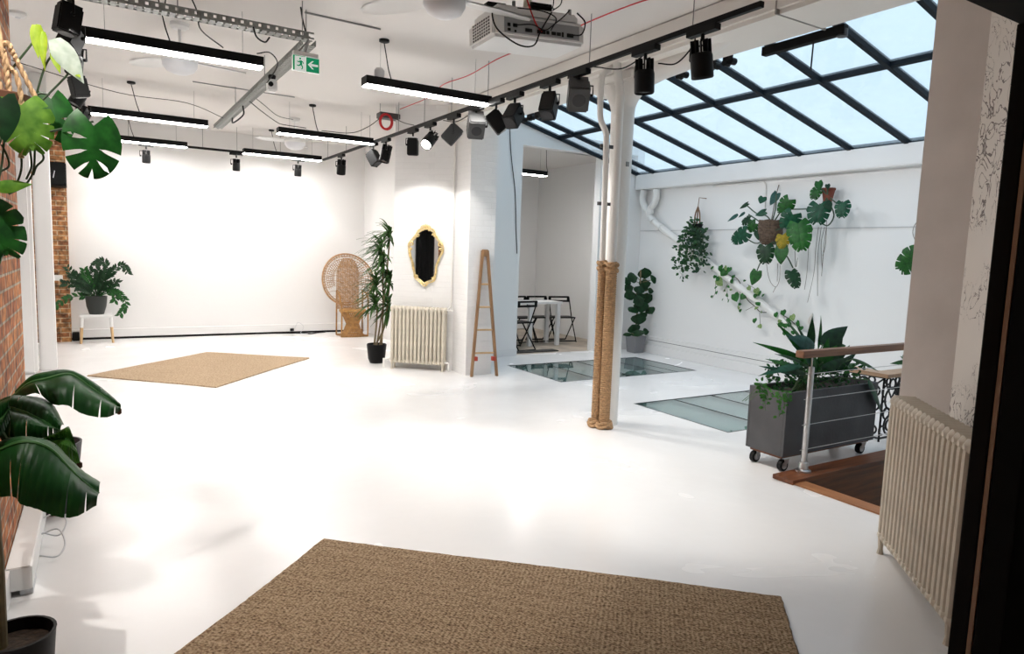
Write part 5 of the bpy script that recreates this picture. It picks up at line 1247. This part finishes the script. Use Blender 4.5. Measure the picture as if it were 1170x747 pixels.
# post, rail, wires
t = thing('balustrade', 'brushed steel post with timber handrail and wires guarding the stair', 'railing', (4.34, 2.96, .035))
MB().tube([(4.355, 2.965, .036), (4.355, 2.965, .81)], .0215, 16).build('post', STEEL, t); MB().lathe([(.055, 0), (.055, .012), (.035, .02), (.030, .07), (.0225, .075)], (4.355, 2.965, .036), 20).build('base_collar', STEEL, t)
MB().tube([(4.355, 2.965, .81), (4.355, 2.965, .885)], .006, 8).build('rail_stub', STEEL, t)
MB().bevbox(4.20, 6.6, 2.925, 2.995, .885, .935, .004).build('handrail', RAILW, t)
for z in (.76, .575, .385, .20):
    MB().tube([(4.30, 2.965, z), (6.6, 2.965, z)], .0028, 5).build('wire', STEEL, t); MB().tube([(4.325, 2.965, z), (4.39, 2.965, z)], .006, 6).build('wire_fixing', STEEL, t)
MB().tube([(6.6, 2.965, .036), (6.6, 2.965, .885)], .0215, 12).build('post', STEEL, t)
tag(MB().bevbox(4.54, 4.57, 2.50, 2.54, -.74, -.42, .005).build('newel_stub', PLASTW, None, origin=(4.55, 2.52, -.74)), 'short white post standing down in the stair opening', 'post')
# ornate guard
IRON = mat('cast_iron', (.012, .012, .014), .5)
t = thing('iron_guard', 'black scrollwork iron guard with timber top behind the planter', 'railing', (5.85, 3.27, 0))
def scrollpanel(Pf, L, Hh):
    mb = MB(); n = max(1, round(L/.28)); s_ = L/n
    def ring(u0, v0, r_, a0=0, a1=2*math.pi, rr=.009, k=16):
        mb.tube([Pf(u0+r_*math.cos(a0+(a1-a0)*i/k), v0+r_*math.sin(a0+(a1-a0)*i/k)) for i in range(k+1)], rr, 5)
    for i in range(n):
        u0 = s_*(i+.5)
        ring(u0, .14, .085); ring(u0, .14, .05); ring(u0, .38, .10); ring(u0-.06, .25, .05); ring(u0+.06, .25, .05); ring(u0, .51, .045)
        for sg in (-1, 1):
            ring(u0+sg*.10, .45, .05, 0, 4.7); ring(u0+sg*.11, .32, .045, 1, 6); ring(u0+sg*.11, .10, .04, 0, 5); ring(u0+sg*.07, .54, .03)
            mb.tube([Pf(u0, .38), Pf(u0+sg*.06, .46), Pf(u0+sg*s_/2*.95, .56)], .008, 5)
    for v in (.03, .575): mb.tube([Pf(0, v), Pf(L, v)], .010, 6)
    for i in range(n+1): mb.tube([Pf(s_*i, 0.0), Pf(s_*i, .58)], .010, 6)
    return mb
scrollpanel(lambda a, b: (5.85, 3.27+a, b), .36, .6).build('scroll_panel', IRON, t)
scrollpanel(lambda a, b: (5.85+a, 3.27, b), 1.12, .6).build('scroll_panel', IRON, t)
TOPW = wood_mat('guard_top_timber', (.34, .20, .11), (.52, .35, .22), 'y')
MB().prism([(5.78, 3.20), (7.0, 3.20), (7.0, 3.36), (5.94, 3.36), (5.94, 3.64), (5.78, 3.64)], .585, .62).build('top_board', TOPW, t, False, .003)
# planter
PLM = mat('fibre_cement', (.075, .075, .08), .62, noise=.18, nscale=5, bump=.12, bscale=40)
t = thing('trolley_planter', 'long dark grey trough planter on casters overflowing with plants', 'planter', (4.85, 3.25, 0))
mb = MB(); x0, x1, y0, y1, z0, z1, th = 4.275, 5.44, 3.085, 3.425, .115, .60, .02
mb.box(x0, x1, y0, y0+th, z0, z1).box(x0, x1, y1-th, y1, z0, z1).box(x0, x0+th, y0+th, y1-th, z0, z1).box(x1-th, x1, y0+th, y1-th, z0, z1).box(x0+th, x1-th, y0+th, y1-th, z0, z0+th)
mb.build('trough', PLM, t, False, .003)
MB().box(x0+th+.002, x1-th-.002, y0+th+.002, y1-th-.002, .5, .555).build('soil', SOIL, t, False)
MB().box(x0+.02, x1-.02, y0+.03, y1-.03, .095, .1145).build('base_board', OAK, t, False)
for cx_, cy_ in ((4.34, 3.12), (4.34, 3.37), (5.36, 3.14), (5.36, 3.37)):
    c = MB().tube([(cx_-.02, cy_-.022, .044), (cx_-.02, cy_+.012, .044)], .044, 18).build('caster', BLACK, t)
    MB().tube([(0,0,0), (0,0,1)], .028, 14)
    MB().tube([(cx_-.02, cy_-.026, .044), (cx_-.02, cy_+.016, .044)], .027, 14).build('hub', STEEL, c)
    MB().add([(cx_-.03, cy_-.03, .044), (cx_-.005, cy_-.03, .044), (cx_+.03, cy_-.03, .094), (cx_-.03, cy_-.03, .094), (cx_-.03, cy_-.026, .044), (cx_-.005, cy_-.026, .044), (cx_+.03, cy_-.026, .094), (cx_-.03, cy_-.026, .094)], [(0, 1, 2, 3), (7, 6, 5, 4), (0, 4, 5, 1), (1, 5, 6, 2), (2, 6, 7, 3), (3, 7, 4, 0)]).build('fork', STEEL, c, False)
pl = thing('peace_lily', 'broad-leaved peace lily with a white flower in the trough planter', 'plant', (4.75, 3.25, .556))
leaves_as_parts(PLANTER_LEAVES, pl, (-.35, -.75, .55), .35, .15)
sd = MB()
for L_ in PLANTER_LEAVES:
    sd.tube([(4.62+random.uniform(-.1, .25), 3.24, .556), tuple(Vector(L_[0])*.5+Vector((4.7, 3.24, .6))*.5+Vector((0, 0, .04))), L_[0]], .005, 5)
sd.build('stems', STEM, pl)
f0 = Vector(FLOWER[0][2]); MB().tube([FLOWER[0][0], FLOWER[0][1], tuple(f0-Vector((0, 0, .06)))], .004, 5).build('flower_stalk', STEM, pl)
sp_m = MB(); plain_leaf(sp_m, f0-Vector((.01, 0, .11)), f0+Vector((.02, -.0, .0)), .05, (-.5, -.8, .1), 'oval', .5, .1); sp_m.build('white_flower', mat('petal_white', (.85, .85, .82), .5), pl)
# bushy undergrowth (small leaf plant)
ub = thing('trailing_plant', 'small-leaved bushy plant spilling over the left end of the trough', 'plant', (4.45, 3.25, .556))
def leaflets(pts, n, size, jit, rnd, shape='oval'):
    mb = MB(); pts = [Vector(p) for p in pts]
    for i in range(n):
        f_ = (i+.5)/n*(len(pts)-1); k_ = int(f_); p = pts[k_].lerp(pts[min(k_+1, len(pts)-1)], f_-k_)
        d_ = Vector((rnd.uniform(-1, 1), rnd.uniform(-1, 1), rnd.uniform(-.6, .5))).normalized()
        p = p+d_*jit*rnd.random(); s_ = size*rnd.uniform(.7, 1.3)
        plain_leaf(mb, p, p+d_*s_, s_*.7, (rnd.uniform(-.6, .2), -1, rnd.uniform(0, .8)), shape, .1, .1, 3)
    return mb
rnd = random.Random(21); mb = MB(); md = MB()
for i in range(520):
    a = rnd.uniform(4.30, 5.35); b = rnd.uniform(3.11, 3.40); h_ = .58+rnd.random()**1.2*(.20 if a < 4.6 else .16)*(1.2-.3*abs(a-4.7))
    d_ = Vector((rnd.uniform(-1, 1), rnd.uniform(-1, .4), rnd.uniform(-.4, .8))).normalized(); s_ = rnd.uniform(.025, .05)
    tgt = mb if rnd.random() < .5 else md
    plain_leaf(tgt, (a, b, h_), Vector((a, b, h_))+d_*s_, s_*.6, (rnd.uniform(-.8, .3), -1, .6), 'oval', .1, .1, 3)
mb.build('foliage', LEAF['g'], ub); md.build('foliage', LEAF['d'], ub)
tr = MB(); trl = MB()
for P_ in PLANTER_TRAILS:
    q_ = leaflets(spline(P_, 5), 22, .028, .03, rnd); trl.add(q_.v, q_.f); tr.tube([Vector((P_[0][0], 3.16, .56)), Vector((P_[0][0], 3.09, .625))]+[Vector(v) for v in spline(P_, 4)], .0025, 4)
trl.build('trailing_leaves', leaf_mat('fern_green', (.02, .09, .012), (.05, .19, .03), .5), ub); tr.build('stems', STEM, ub)
pot_x, pot_y = BEHIND_RAIL[0][0][0]+.12, 3.80
br = thing('potted_plant', 'green leaf tips showing behind the handrail next to the beige pier', 'plant', (pot_x, pot_y, 0))
leaves_as_parts(BEHIND_RAIL, br, (-.3, -.9, .4), .2)
mb = MB()
for L_ in BEHIND_RAIL: mb.tube(spline([(pot_x, pot_y, .28), ((pot_x+L_[0][0])/2+.03, pot_y, .6), L_[0]], 5), .006, 6)
mb.build('stems', STEM, br)
MB().lathe([(.10, 0), (.13, .3), (.12, .3), (.11, .27)], (pot_x, pot_y, 0), 20).build('pot', BLACK, br)

# wall monstera
wm = thing('wall_monstera', 'big climbing monstera growing from a basket high on the plant wall', 'plant', POT_A)
leaves_as_parts(WALL_MONSTERA, wm, (-.85, -.45, .25), .30, .08)
mb = MB()
for P_ in WALL_STEMS_A: mb.tube(spline(P_, 5), .008, 6)
mb.build('stems', ROOTD, wm)
mb = MB()
for P_ in WALL_ROOTS_A: mb.tube(spline(P_, 5), .0035, 5)
mb.build('aerial_roots', ROOT, wm)
pb = Vector(POT_A); mb = MB(); rnd = random.Random(3)
for i in range(26):
    z = -.15+i*.012; r_ = .15*math.sqrt(max(.05, 1-(z/.19)**2)) if z < 0 else .15
    mb.tube([pb+Vector(((r_+rnd.uniform(-.006, .006))*math.cos(a*.35), (r_+rnd.uniform(-.006, .006))*math.sin(a*.35), z+.006*math.sin(a*2+i))) for a in range(18)], .009, 5, True)
mb.build('basket', mat('basket_brown', (.12, .08, .055), .9, noise=.4, nscale=40), wm); MB().lathe([(.02, 0), (.135, .0), (.135, .01), (.02, .012)], tuple(pb+Vector((0, 0, .10))), 18).build('soil', SOIL, wm)
MB().tube([tuple(pb+Vector((0, 0, .14))), tuple(pb+Vector((.13, .05, .52))), (7.75, pb.y+.1, pb.z+.64)], .006, 5).build('hanging_cord', ROOT, wm)
wb = thing('wall_philodendron', 'smaller monstera in a terracotta pot right of the big one, long roots dangling', 'plant', POT_B)
leaves_as_parts(WALL_MONSTERA_B, wb, (-.85, -.45, .25), .25, .08)
mb = MB()
for P_ in WALL_STEMS_B: mb.tube(spline(P_, 5), .008, 6)
mb.build('stems', ROOTD, wb); mb = MB()
for P_ in WALL_ROOTS_B: mb.tube(spline(P_, 5), .003, 5)
mb.build('aerial_roots', ROOT, wb)
pb = Vector(POT_B); MB().lathe([(.045, -.10), (.075, .06), (.082, .06), (.082, .085), (.07, .085), (.068, .06)], tuple(pb), 20).build('pot', mat('terracotta', (.20, .05, .03), .8, noise=.2), wb)
rm_ = thing('wall_monstera', 'monstera leaf half cut by the beige pier, strings above it', 'plant', RIGHT_MONSTERA[0][0])
leaves_as_parts(RIGHT_MONSTERA, rm_, (-.8, -.55, .2), .1, .05)
mb = MB()
for P_ in RIGHT_STRINGS: mb.tube(spline(P_, 5), .0035, 5)
mb.build('strings', ROOT, rm_)
iv = thing('ivy_vine', 'thin ivy vine scrambling diagonally across the plant wall above the trough', 'plant', IVY_VINE[0][0])
mb = MB()
for P_ in IVY_VINE: mb.tube(spline(P_, 5), .006 if len(P_) > 8 else .003, 5)
mb.build('stems', mat('vine_brown', (.08, .07, .045), .8), iv)
gl = {}
for i, sp in enumerate(IVY_LEAVES):
    gl.setdefault(sp[4], MB()); r = random.Random(i); add_leaf(gl[sp[4]], sp, (-1, r.uniform(-.6, .2), r.uniform(-.2, .5)), i)
for c_, mb in gl.items(): mb.build('leaves', LEAF['g2'] if c_ == 'g' else leaf_mat('ivy_variegated', (.10, .20, .05), (.30, .38, .16), .5, .2, 60), iv)
# hanging trailing basket
hb = thing('hanging_basket_plant', 'dense trailing plant hanging in a macrame holder on the plant wall', 'plant', TRAIL_A[0][0])
rnd = random.Random(11); mb = MB(); md = MB(); ms = MB()
for P_ in TRAIL_A:
    s_ = spline(P_, 5); s_ = [p+Vector((rnd.uniform(-.08, .03), 0, 0)) for p in s_]; ms.tube(s_, .003, 4)
    q_ = leaflets(s_, 34, .062, .07, rnd); (mb if rnd.random() < .5 else md).add(q_.v, q_.f)
mb.build('foliage', leaf_mat('trail_green', (.02, .07, .025), (.05, .13, .05), .45), hb); md.build('foliage', leaf_mat('trail_dark', (.015, .04, .02), (.035, .085, .045), .45), hb); ms.build('stems', STEM, hb)
tp, bt = Vector(BASKET_ROPE[0][0]), Vector(BASKET_ROPE[0][1]); mb = MB()
mb.tube([(7.75, tp.y, tp.z), tp, bt], .006, 6)
for s_ in (-.045, .045, 0): mb.tube(spline([bt, bt+Vector((0, s_, -.12)), bt+Vector((0, s_*1.2, -.35)), bt+Vector((0, s_*.6, -.6))], 5), .011, 6)
mb.build('macrame_holder', mat('macrame_brown', (.20, .11, .065), .9), hb)
MB().lathe([(.05, -.05), (.085, .03), (.075, .03)], tuple(Vector(TRAIL_A[0][0])+Vector((0, 0, -.02))), 16).build('pot', BLACK, hb)
# fiddle leaf fig
fg = thing('fiddle_leaf_fig', 'dark fiddle leaf fig in a grey square pot in the corner', 'plant', (7.48, 8.32, 0))
leaves_as_parts(FIG, fg, (-.5, -.75, .45), .45, .12)
MB().tube(spline([(7.48, 8.32, .26), (7.46, 8.3, .6), (7.48, 8.27, .95), (7.46, 8.27, 1.35)], 6), .013, 8).build('trunk', BARK, fg)
for L_ in FIG: MB().tube([(7.47, 8.29, Vector(L_[0]).z-.05), L_[0]], .005, 5).build('twig', BARK, fg)
PG = mat('pot_grey', (.20, .20, .21), .7)
mb = MB(); bm_ = [(7.37, 8.21), (7.59, 8.21), (7.59, 8.43), (7.37, 8.43)]
for zz in (0,): mb.add([(7.385, 8.225, 0), (7.575, 8.225, 0), (7.575, 8.415, 0), (7.385, 8.415, 0), (7.36, 8.20, .28), (7.60, 8.20, .28), (7.60, 8.44, .28), (7.36, 8.44, .28), (7.375, 8.215, .28), (7.585, 8.215, .28), (7.585, 8.425, .28), (7.375, 8.425, .28), (7.375, 8.215, .24), (7.585, 8.215, .24), (7.585, 8.425, .24), (7.375, 8.425, .24)],
    [(3, 2, 1, 0)]+[(i, (i+1) % 4, 4+(i+1) % 4, 4+i) for i in range(4)]+[(4+i, 4+(i+1) % 4, 8+(i+1) % 4, 8+i) for i in range(4)]+[(8+i, 8+(i+1) % 4, 12+(i+1) % 4, 12+i) for i in range(4)]+[(12, 13, 14, 15)])
mb.build('pot', PG, fg, False, .004); MB().box(7.378, 7.582, 8.218, 8.422, .241, .262).build('soil', SOIL, fg, False)

# ------------------------------------------------------------------ dining room
DW = mat('table_white', (.75, .75, .75), .4)
t = thing('dining_table', 'white rectangular dining table seen through the doorway', 'table', (5.9, 9.6, 0))
MB().bevbox(5.02, 6.76, 9.40, 9.82, .715, .755, .004).build('tabletop', DW, t)
for x in (6.10, 6.66): pass
for x, y in ((6.14, 9.46), (6.69, 9.44), (5.10, 9.46), (6.69, 9.77), (5.10, 9.77)): MB().box(x-.035, x+.035, y-.03, y+.03, 0, .715).build('leg', DW, t, False, .003)
def folding_chair(x, y, rz, label):
    t = thing('folding_chair', label, 'chair', (0, 0, 0), 'black folding chairs at the dining table'); r_ = .011
    for sx in (-.2, .2):
        MB().tube([(sx, .22, .012), (sx, -.02, .42), (sx, -.17, .78)], r_, 6).build('leg', BLACK, t)
        MB().tube([(sx*.88, -.20, .012), (sx*.88, .17, .44)], r_, 6).build('leg', BLACK, t)
    MB().tube([(-.176, -.20, .012), (.176, -.20, .012)], r_, 6).build('stretcher', BLACK, t); MB().tube([(-.2, .2, .03), (.2, .2, .03)], r_, 6).build('stretcher', BLACK, t)
    mb = MB().bevbox(-.2, .2, -.17, -.145, .70, .735, .006).bevbox(-.2, .2, -.19, -.165, .775, .805, .006).bevbox(-.2, -.16, -.185, -.15, .70, .80, .006).bevbox(.16, .2, -.185, -.15, .70, .80, .006); mb.build('backrest', BLACK, t)
    MB().bevbox(-.185, .185, -.12, .20, .435, .455, .006).build('seat', BLACK, t)
    t.location = (x, y, 0); t.rotation_euler = (0, 0, rz)
R = math.radians
folding_chair(6.28, 9.94, R(185), 'black folding chair behind the table, left of the leftmost visible white leg')
folding_chair(6.68, 9.95, R(176), 'black folding chair behind the table between the two white legs')
folding_chair(7.08, 9.86, R(168), 'rightmost black folding chair, past the end of the dining table')
folding_chair(5.78, 9.20, R(8), 'black folding chair on the near side of the table, half cut by the doorway edge')
folding_chair(5.86, 9.98, R(180), 'black folding chair behind the table, mostly hidden by the doorway edge')
tag(MB().bevbox(5.42, 6.30, 8.82, 9.0, .001, .016, .004).build('door_mat', mat('mat_dark', (.05, .048, .045), .95, noise=.3, nscale=60), None, origin=(5.86, 8.9, 0)), 'thin dark mat on the threshold of the dining room', 'mat')

cable('wall_cable', 'thin black cable hanging down the pale partition beside the dining doorway', [(5.13, 8.64, 3.40), (5.17, 8.64, 2.98), (5.26, 8.64, 2.45), (5.30, 8.64, 1.9), (5.33, 8.64, 1.55)], .006, BLACK)

# ------------------------------------------------------------------ far studio corner
st = thing('plant_stool', 'low white stool with pale timber feet under the potted plant', 'stool', (-.08, 11.85, 0)); SW = wood_mat('stool_feet', (.45, .28, .13), (.60, .40, .20), 'z')
MB().bevbox(-.29, .13, 11.73, 11.97, .38, .43, .012).build('seat', PLASTW, st)
for x in (-.265, .105):
    for y in (11.755, 11.945):
        sx = -.02 if x < 0 else .02
        MB().tube([(x, y, .385), (x+sx*.3, y, .24)], [.024, .022], 10).build('leg', PLASTW, st)
        MB().tube([(x+sx*.3, y, .24), (x+sx, y, 0)], [.022, .017], 10).build('foot', SW, st)
zz = thing('zz_plant', 'bushy dark green zz plant in a black pot on the white stool', 'plant', (-.08, 11.85, .431))
MB().lathe([(.095, 0), (.13, .12), (.145, .27), (.135, .27), (.125, .24)], (-.075, 11.85, .431), 24).build('pot', mat('pot_black_green', (.014, .018, .016), .5), zz); MB().lathe([(.01, .0), (.125, 0), (.125, .01), (.01, .012)], (-.075, 11.85, .66), 20).build('soil', SOIL, zz)
rnd = random.Random(9)
for P_ in ZZ:
    dy = rnd.uniform(-.16, .05); s_ = spline(P_, 6); s_ = [p+Vector((0, dy*i/len(s_), 0)) for i, p in enumerate(s_)]
    mb = MB().tube(s_, [.008*(1-.6*i/len(s_)) for i in range(len(s_))], 5)
    for i in range(4, len(s_)):
        d_ = (s_[min(i+1, len(s_)-1)]-s_[i-1]).normalized(); side = d_.cross(Vector((0, -1, .2))).normalized()
        for sg in (-1, 1):
            for off_ in (0, .5):
                b_ = s_[i-1].lerp(s_[i], off_); v_ = (side*sg*.8+d_*.7+Vector((0, rnd.uniform(-.4, .1), 0))).normalized(); ln_ = rnd.uniform(.065, .09)
                if rnd.random() < .42: continue
                plain_leaf(mb, b_, b_+v_*ln_, ln_*.42, (rnd.uniform(-.3, .3), -1, .5), 'oval', .15, .1, 3)
    mb.build('frond', LEAF['g' if rnd.random() < .45 else 'd'], zz)
dc = thing('dracaena', 'tall dracaena with narrow leaves in a black pot left of the radiator', 'plant', (3.19, 8.74, 0))
MB().lathe([(.09, 0), (.115, .06), (.135, .25), (.128, .26), (.118, .23)], (3.19, 8.74, 0), 22).build('pot', BLACK, dc); MB().lathe([(.01, 0), (.116, 0), (.116, .01), (.01, .01)], (3.19, 8.74, .215), 16).build('soil', SOIL, dc)
rnd = random.Random(4)
for i, h_ in enumerate(DRAC):
    h_ = Vector(h_); h_ = Vector((h_.x*1.033-.02, h_.y*1.033, EYE+(h_.z-EYE)*1.033)); b_ = Vector((3.20+rnd.uniform(-.05, .05), 8.74+rnd.uniform(-.05, .05), .22))
    if i % 2 == 0 or i == 3: MB().tube(spline([b_, b_.lerp(h_, .5)+Vector((.02, 0, -.05)), h_+Vector((0, 0, -.04))], 6), [.014]*12+[.01] if False else .012, 7).build('cane', BARK, dc)
    mb = MB()
    for k in range(54):
        a = k*2.4; el = rnd.uniform(-.3, 1.1); d_ = Vector((math.cos(a)*math.cos(el), math.sin(a)*math.cos(el), math.sin(el))); ln_ = rnd.uniform(.24, .40)
        st_ = h_+Vector((0, 0, rnd.uniform(-.10, .06)))
        tp_ = st_+d_*ln_
        if tp_.x > 3.30 and tp_.y < 9.15 and (tp_.x-3.28)*.93-(tp_.y-8.39)*.02 > 0: d_ = Vector((-abs(d_.x), d_.y, d_.z)); ln_ *= .8
        rows = []; sd_ = d_.cross(Vector((0, 0, 1))).normalized()
        for j in range(6):
            t_ = j/5; c_ = st_+d_*ln_*t_+Vector((0, 0, -.42*ln_*t_*t_)); w_ = .0165*math.sin(math.pi*(.12+.86*t_))+.001
            rows.append([c_-sd_*w_, c_+Vector((0, 0, -.003)), c_+sd_*w_])
        mb.grid(rows)
    mb.build('leaf_rosette', leaf_mat('dracaena_%s' % 'abcdefgh'[i], (.02, .06, .012), (.06, .14, .035), .45), dc)
# floor cables at the back wall
cable('floor_cable', 'white cable tangle against the back wall skirting', [(2.92, 12.17, .10), (2.97, 12.15, .20), (3.06, 12.12, .12), (2.99, 12.05, .02), (3.10, 12.0, .012), (3.2, 12.08, .012)], .004, PLASTG)
cable('floor_cable', 'black cables lying on the floor by the back wall', [(2.6, 12.19, .012), (3.0, 12.10, .012), (3.15, 11.98, .012), (3.3, 12.1, .012), (3.45, 12.15, .012)], .010, BLACK)
tag(MB().bevbox(2.84, 2.90, 12.16, 12.198, .045, .09, .004).build('plug', BLACK, None, origin=(2.87, 12.18, .06)), 'black plug on the back wall skirting', 'plug')
tag(MB().bevbox(-.40, -.31, 12.08, 12.19, .001, .13, .006).build('power_block', BLACK, None, origin=(-.36, 12.14, 0)), 'small black power block on the floor behind the stool', 'power block')

# ------------------------------------------------------------------ left foreground
t = thing('trunking_box', 'long white cable box on the floor along the brick wall', 'cable box', (-.30, 3.9, 0))
MB().bevbox(-.386, -.292, 3.44, 4.30, .03, .135, .005).build('cover', PLASTW, t); MB().bevbox(-.34, -.292, 3.46, 3.62, .0, .029, .003).build('foot', PLASTG, t)
MB().box(-.34, -.30, 4.0, 4.2, 0, .03).build('foot', PLASTG, t, False)
cable('white_cable', 'white cable looping out of the floor box, lower loop', [(-.290, 3.95, .08), (-.22, 3.93, .10), (-.19, 3.85, .05), (-.22, 3.78, .02), (-.290, 3.80, .03)], .004, PLASTG)
cable('white_cable', 'white cable looping out of the floor box, upper loop', [(-.290, 4.10, .11), (-.23, 4.12, .12), (-.19, 4.05, .09), (-.22, 3.98, .05), (-.290, 4.02, .06)], .004, PLASTG)
t = thing('plant_pot', 'tall dark grey pot behind the white floor box', 'plant pot', (-.27, 4.47, 0)); MB().lathe([(.085, 0), (.13, .40), (.12, .40), (.11, .36)], (-.25, 4.50, 0), 24).build('pot', mat('pot_dark_grey', (.05, .05, .055), .6), t); MB().lathe([(.01, 0), (.108, 0), (.108, .01), (.01, .01)], (-.25, 4.50, .35), 18).build('soil', SOIL, t)
bp = thing('banana_plant', 'banana plant with wide drooping torn leaves in a black pot at lower left', 'plant', (-.272, 2.62, 0))
MB().lathe([(.072, 0), (.095, .05), (.109, .24), (.112, .25), (.102, .25), (.098, .20)], (-.272, 2.62, 0), 28).build('pot', BLACK, bp); MB().lathe([(.01, 0), (.096, 0), (.096, .01), (.01, .012)], (-.272, 2.62, .20), 22).build('soil', SOIL, bp)
MB().tube(spline([(-.315, 2.62, .2), (-.318, 2.66, .5), (-.33, 2.78, .8), (-.31, 2.9, .95)], 6), [.020]*7+[.017]*6+[.012]*6, 10).build('stalk', mat('banana_stalk', (.12, .09, .04), .7, noise=.3, nscale=20), bp)
for k, (U, Mi, Lo) in enumerate(BANANA):
    n_ = 40; su, sm_, sl = spline(U, 8), spline(Mi, 8), spline(Lo, 8)
    def samp(s_, t_): f_ = t_*(len(s_)-1); i_ = int(f_); return s_[i_].lerp(s_[min(i_+1, len(s_)-1)], f_-i_)
    mb = MB(); rnd = random.Random(k)
    for side, E_ in ((0, su), (1, sl)):
        cuts = set(rnd.sample(range(6, n_-2), 4 if side else 2)); rows = []
        for i in range(n_+1):
            t_ = i/n_; m_ = samp(sm_, t_); e_ = samp(E_, t_); rows.append([m_.lerp(e_, q_/6)+Vector((0, -.03*math.sin(q_/6*math.pi), .02*math.sin(q_/6*math.pi)))+Vector((0, .0025*math.sin(i*2.1+q_*.4), 0)) for q_ in range(7)])
            if i in cuts:
                r2 = [p.copy() for p in rows[-1]]; w_ = (samp(E_, t_+.012)-samp(E_, t_))
                for q_ in range(3, 7): r2[q_] += w_*(q_-2)*.3
                mb.grid(rows); rows = [r2]
        mb.grid(rows)
    ob = mb.build('leaf', BAN_L if k == 2 else BAN, bp)
    MB().tube(sm_, [.0085*(1-.7*i/len(sm_)) for i in range(len(sm_))], 6).build('midrib', mat('banana_rib', (.05, .16, .04), .45), ob)
    if k in (0, 2):
        tp = sl[-1]; MB().bevbox(tp.x-.012, tp.x+.006, tp.y-.006, tp.y+.004, tp.z-.012, tp.z+.014, .004).build('brown_tip', mat('dry_leaf', (.10, .045, .02), .9), ob)
    b_ = samp(sm_, 0); MB().tube(spline([(-.29, 2.88, .80), tuple((Vector((-.29, 2.9, .85))+b_)/2), tuple(b_)], 5), .010, 7).build('leaf_stalk', STEM, bp)
# hanging monstera at the top left
hm = thing('hanging_monstera', 'monstera hanging in knotted rope at the top left, one big split leaf', 'plant', HANG_POT)
leaves_as_parts(HANG_LEAVES, hm, (.15, -.95, .25), .12, .05)
leaves_as_parts(HANG_LEAVES_LOW, hm, (.1, -.95, .3), .05, .05)
mb = MB()
for i, P_ in enumerate(HANG_PETIOLES): mb.tube(spline([Vector(p)+Vector((0, (-.1 if i == 0 else 0)*j/len(P_), 0)) for j, p in enumerate(P_)], 6), .0038, 6)
mb.build('stalks_and_roots', ROOTD, hm)
mb = MB()
for P_ in HANG_ROPES:
    P_ = [Vector(p) for p in P_]; s_ = spline([(P_[0].x-.04, P_[0].y, CEIL)]+P_, 10)
    mb.tube([p+Vector((.004*math.sin(i*1.3), .004*math.cos(i*1.3), 0)) for i, p in enumerate(s_)], .006, 6); mb.tube([p-Vector((.004*math.sin(i*1.3), .004*math.cos(i*1.3), 0)) for i, p in enumerate(s_)], .006, 6)
mb.build('macrame_rope', mat('macrame_tan', (.50, .33, .18), .9, noise=.3, nscale=60), hm)
MB().lathe([(.03, -.10), (.075, -.07), (.09, .03), (.08, .035), (.075, .02)], HANG_POT, 20).build('pot', mat('pot_brown', (.12, .05, .025), .8, noise=.3), hm)
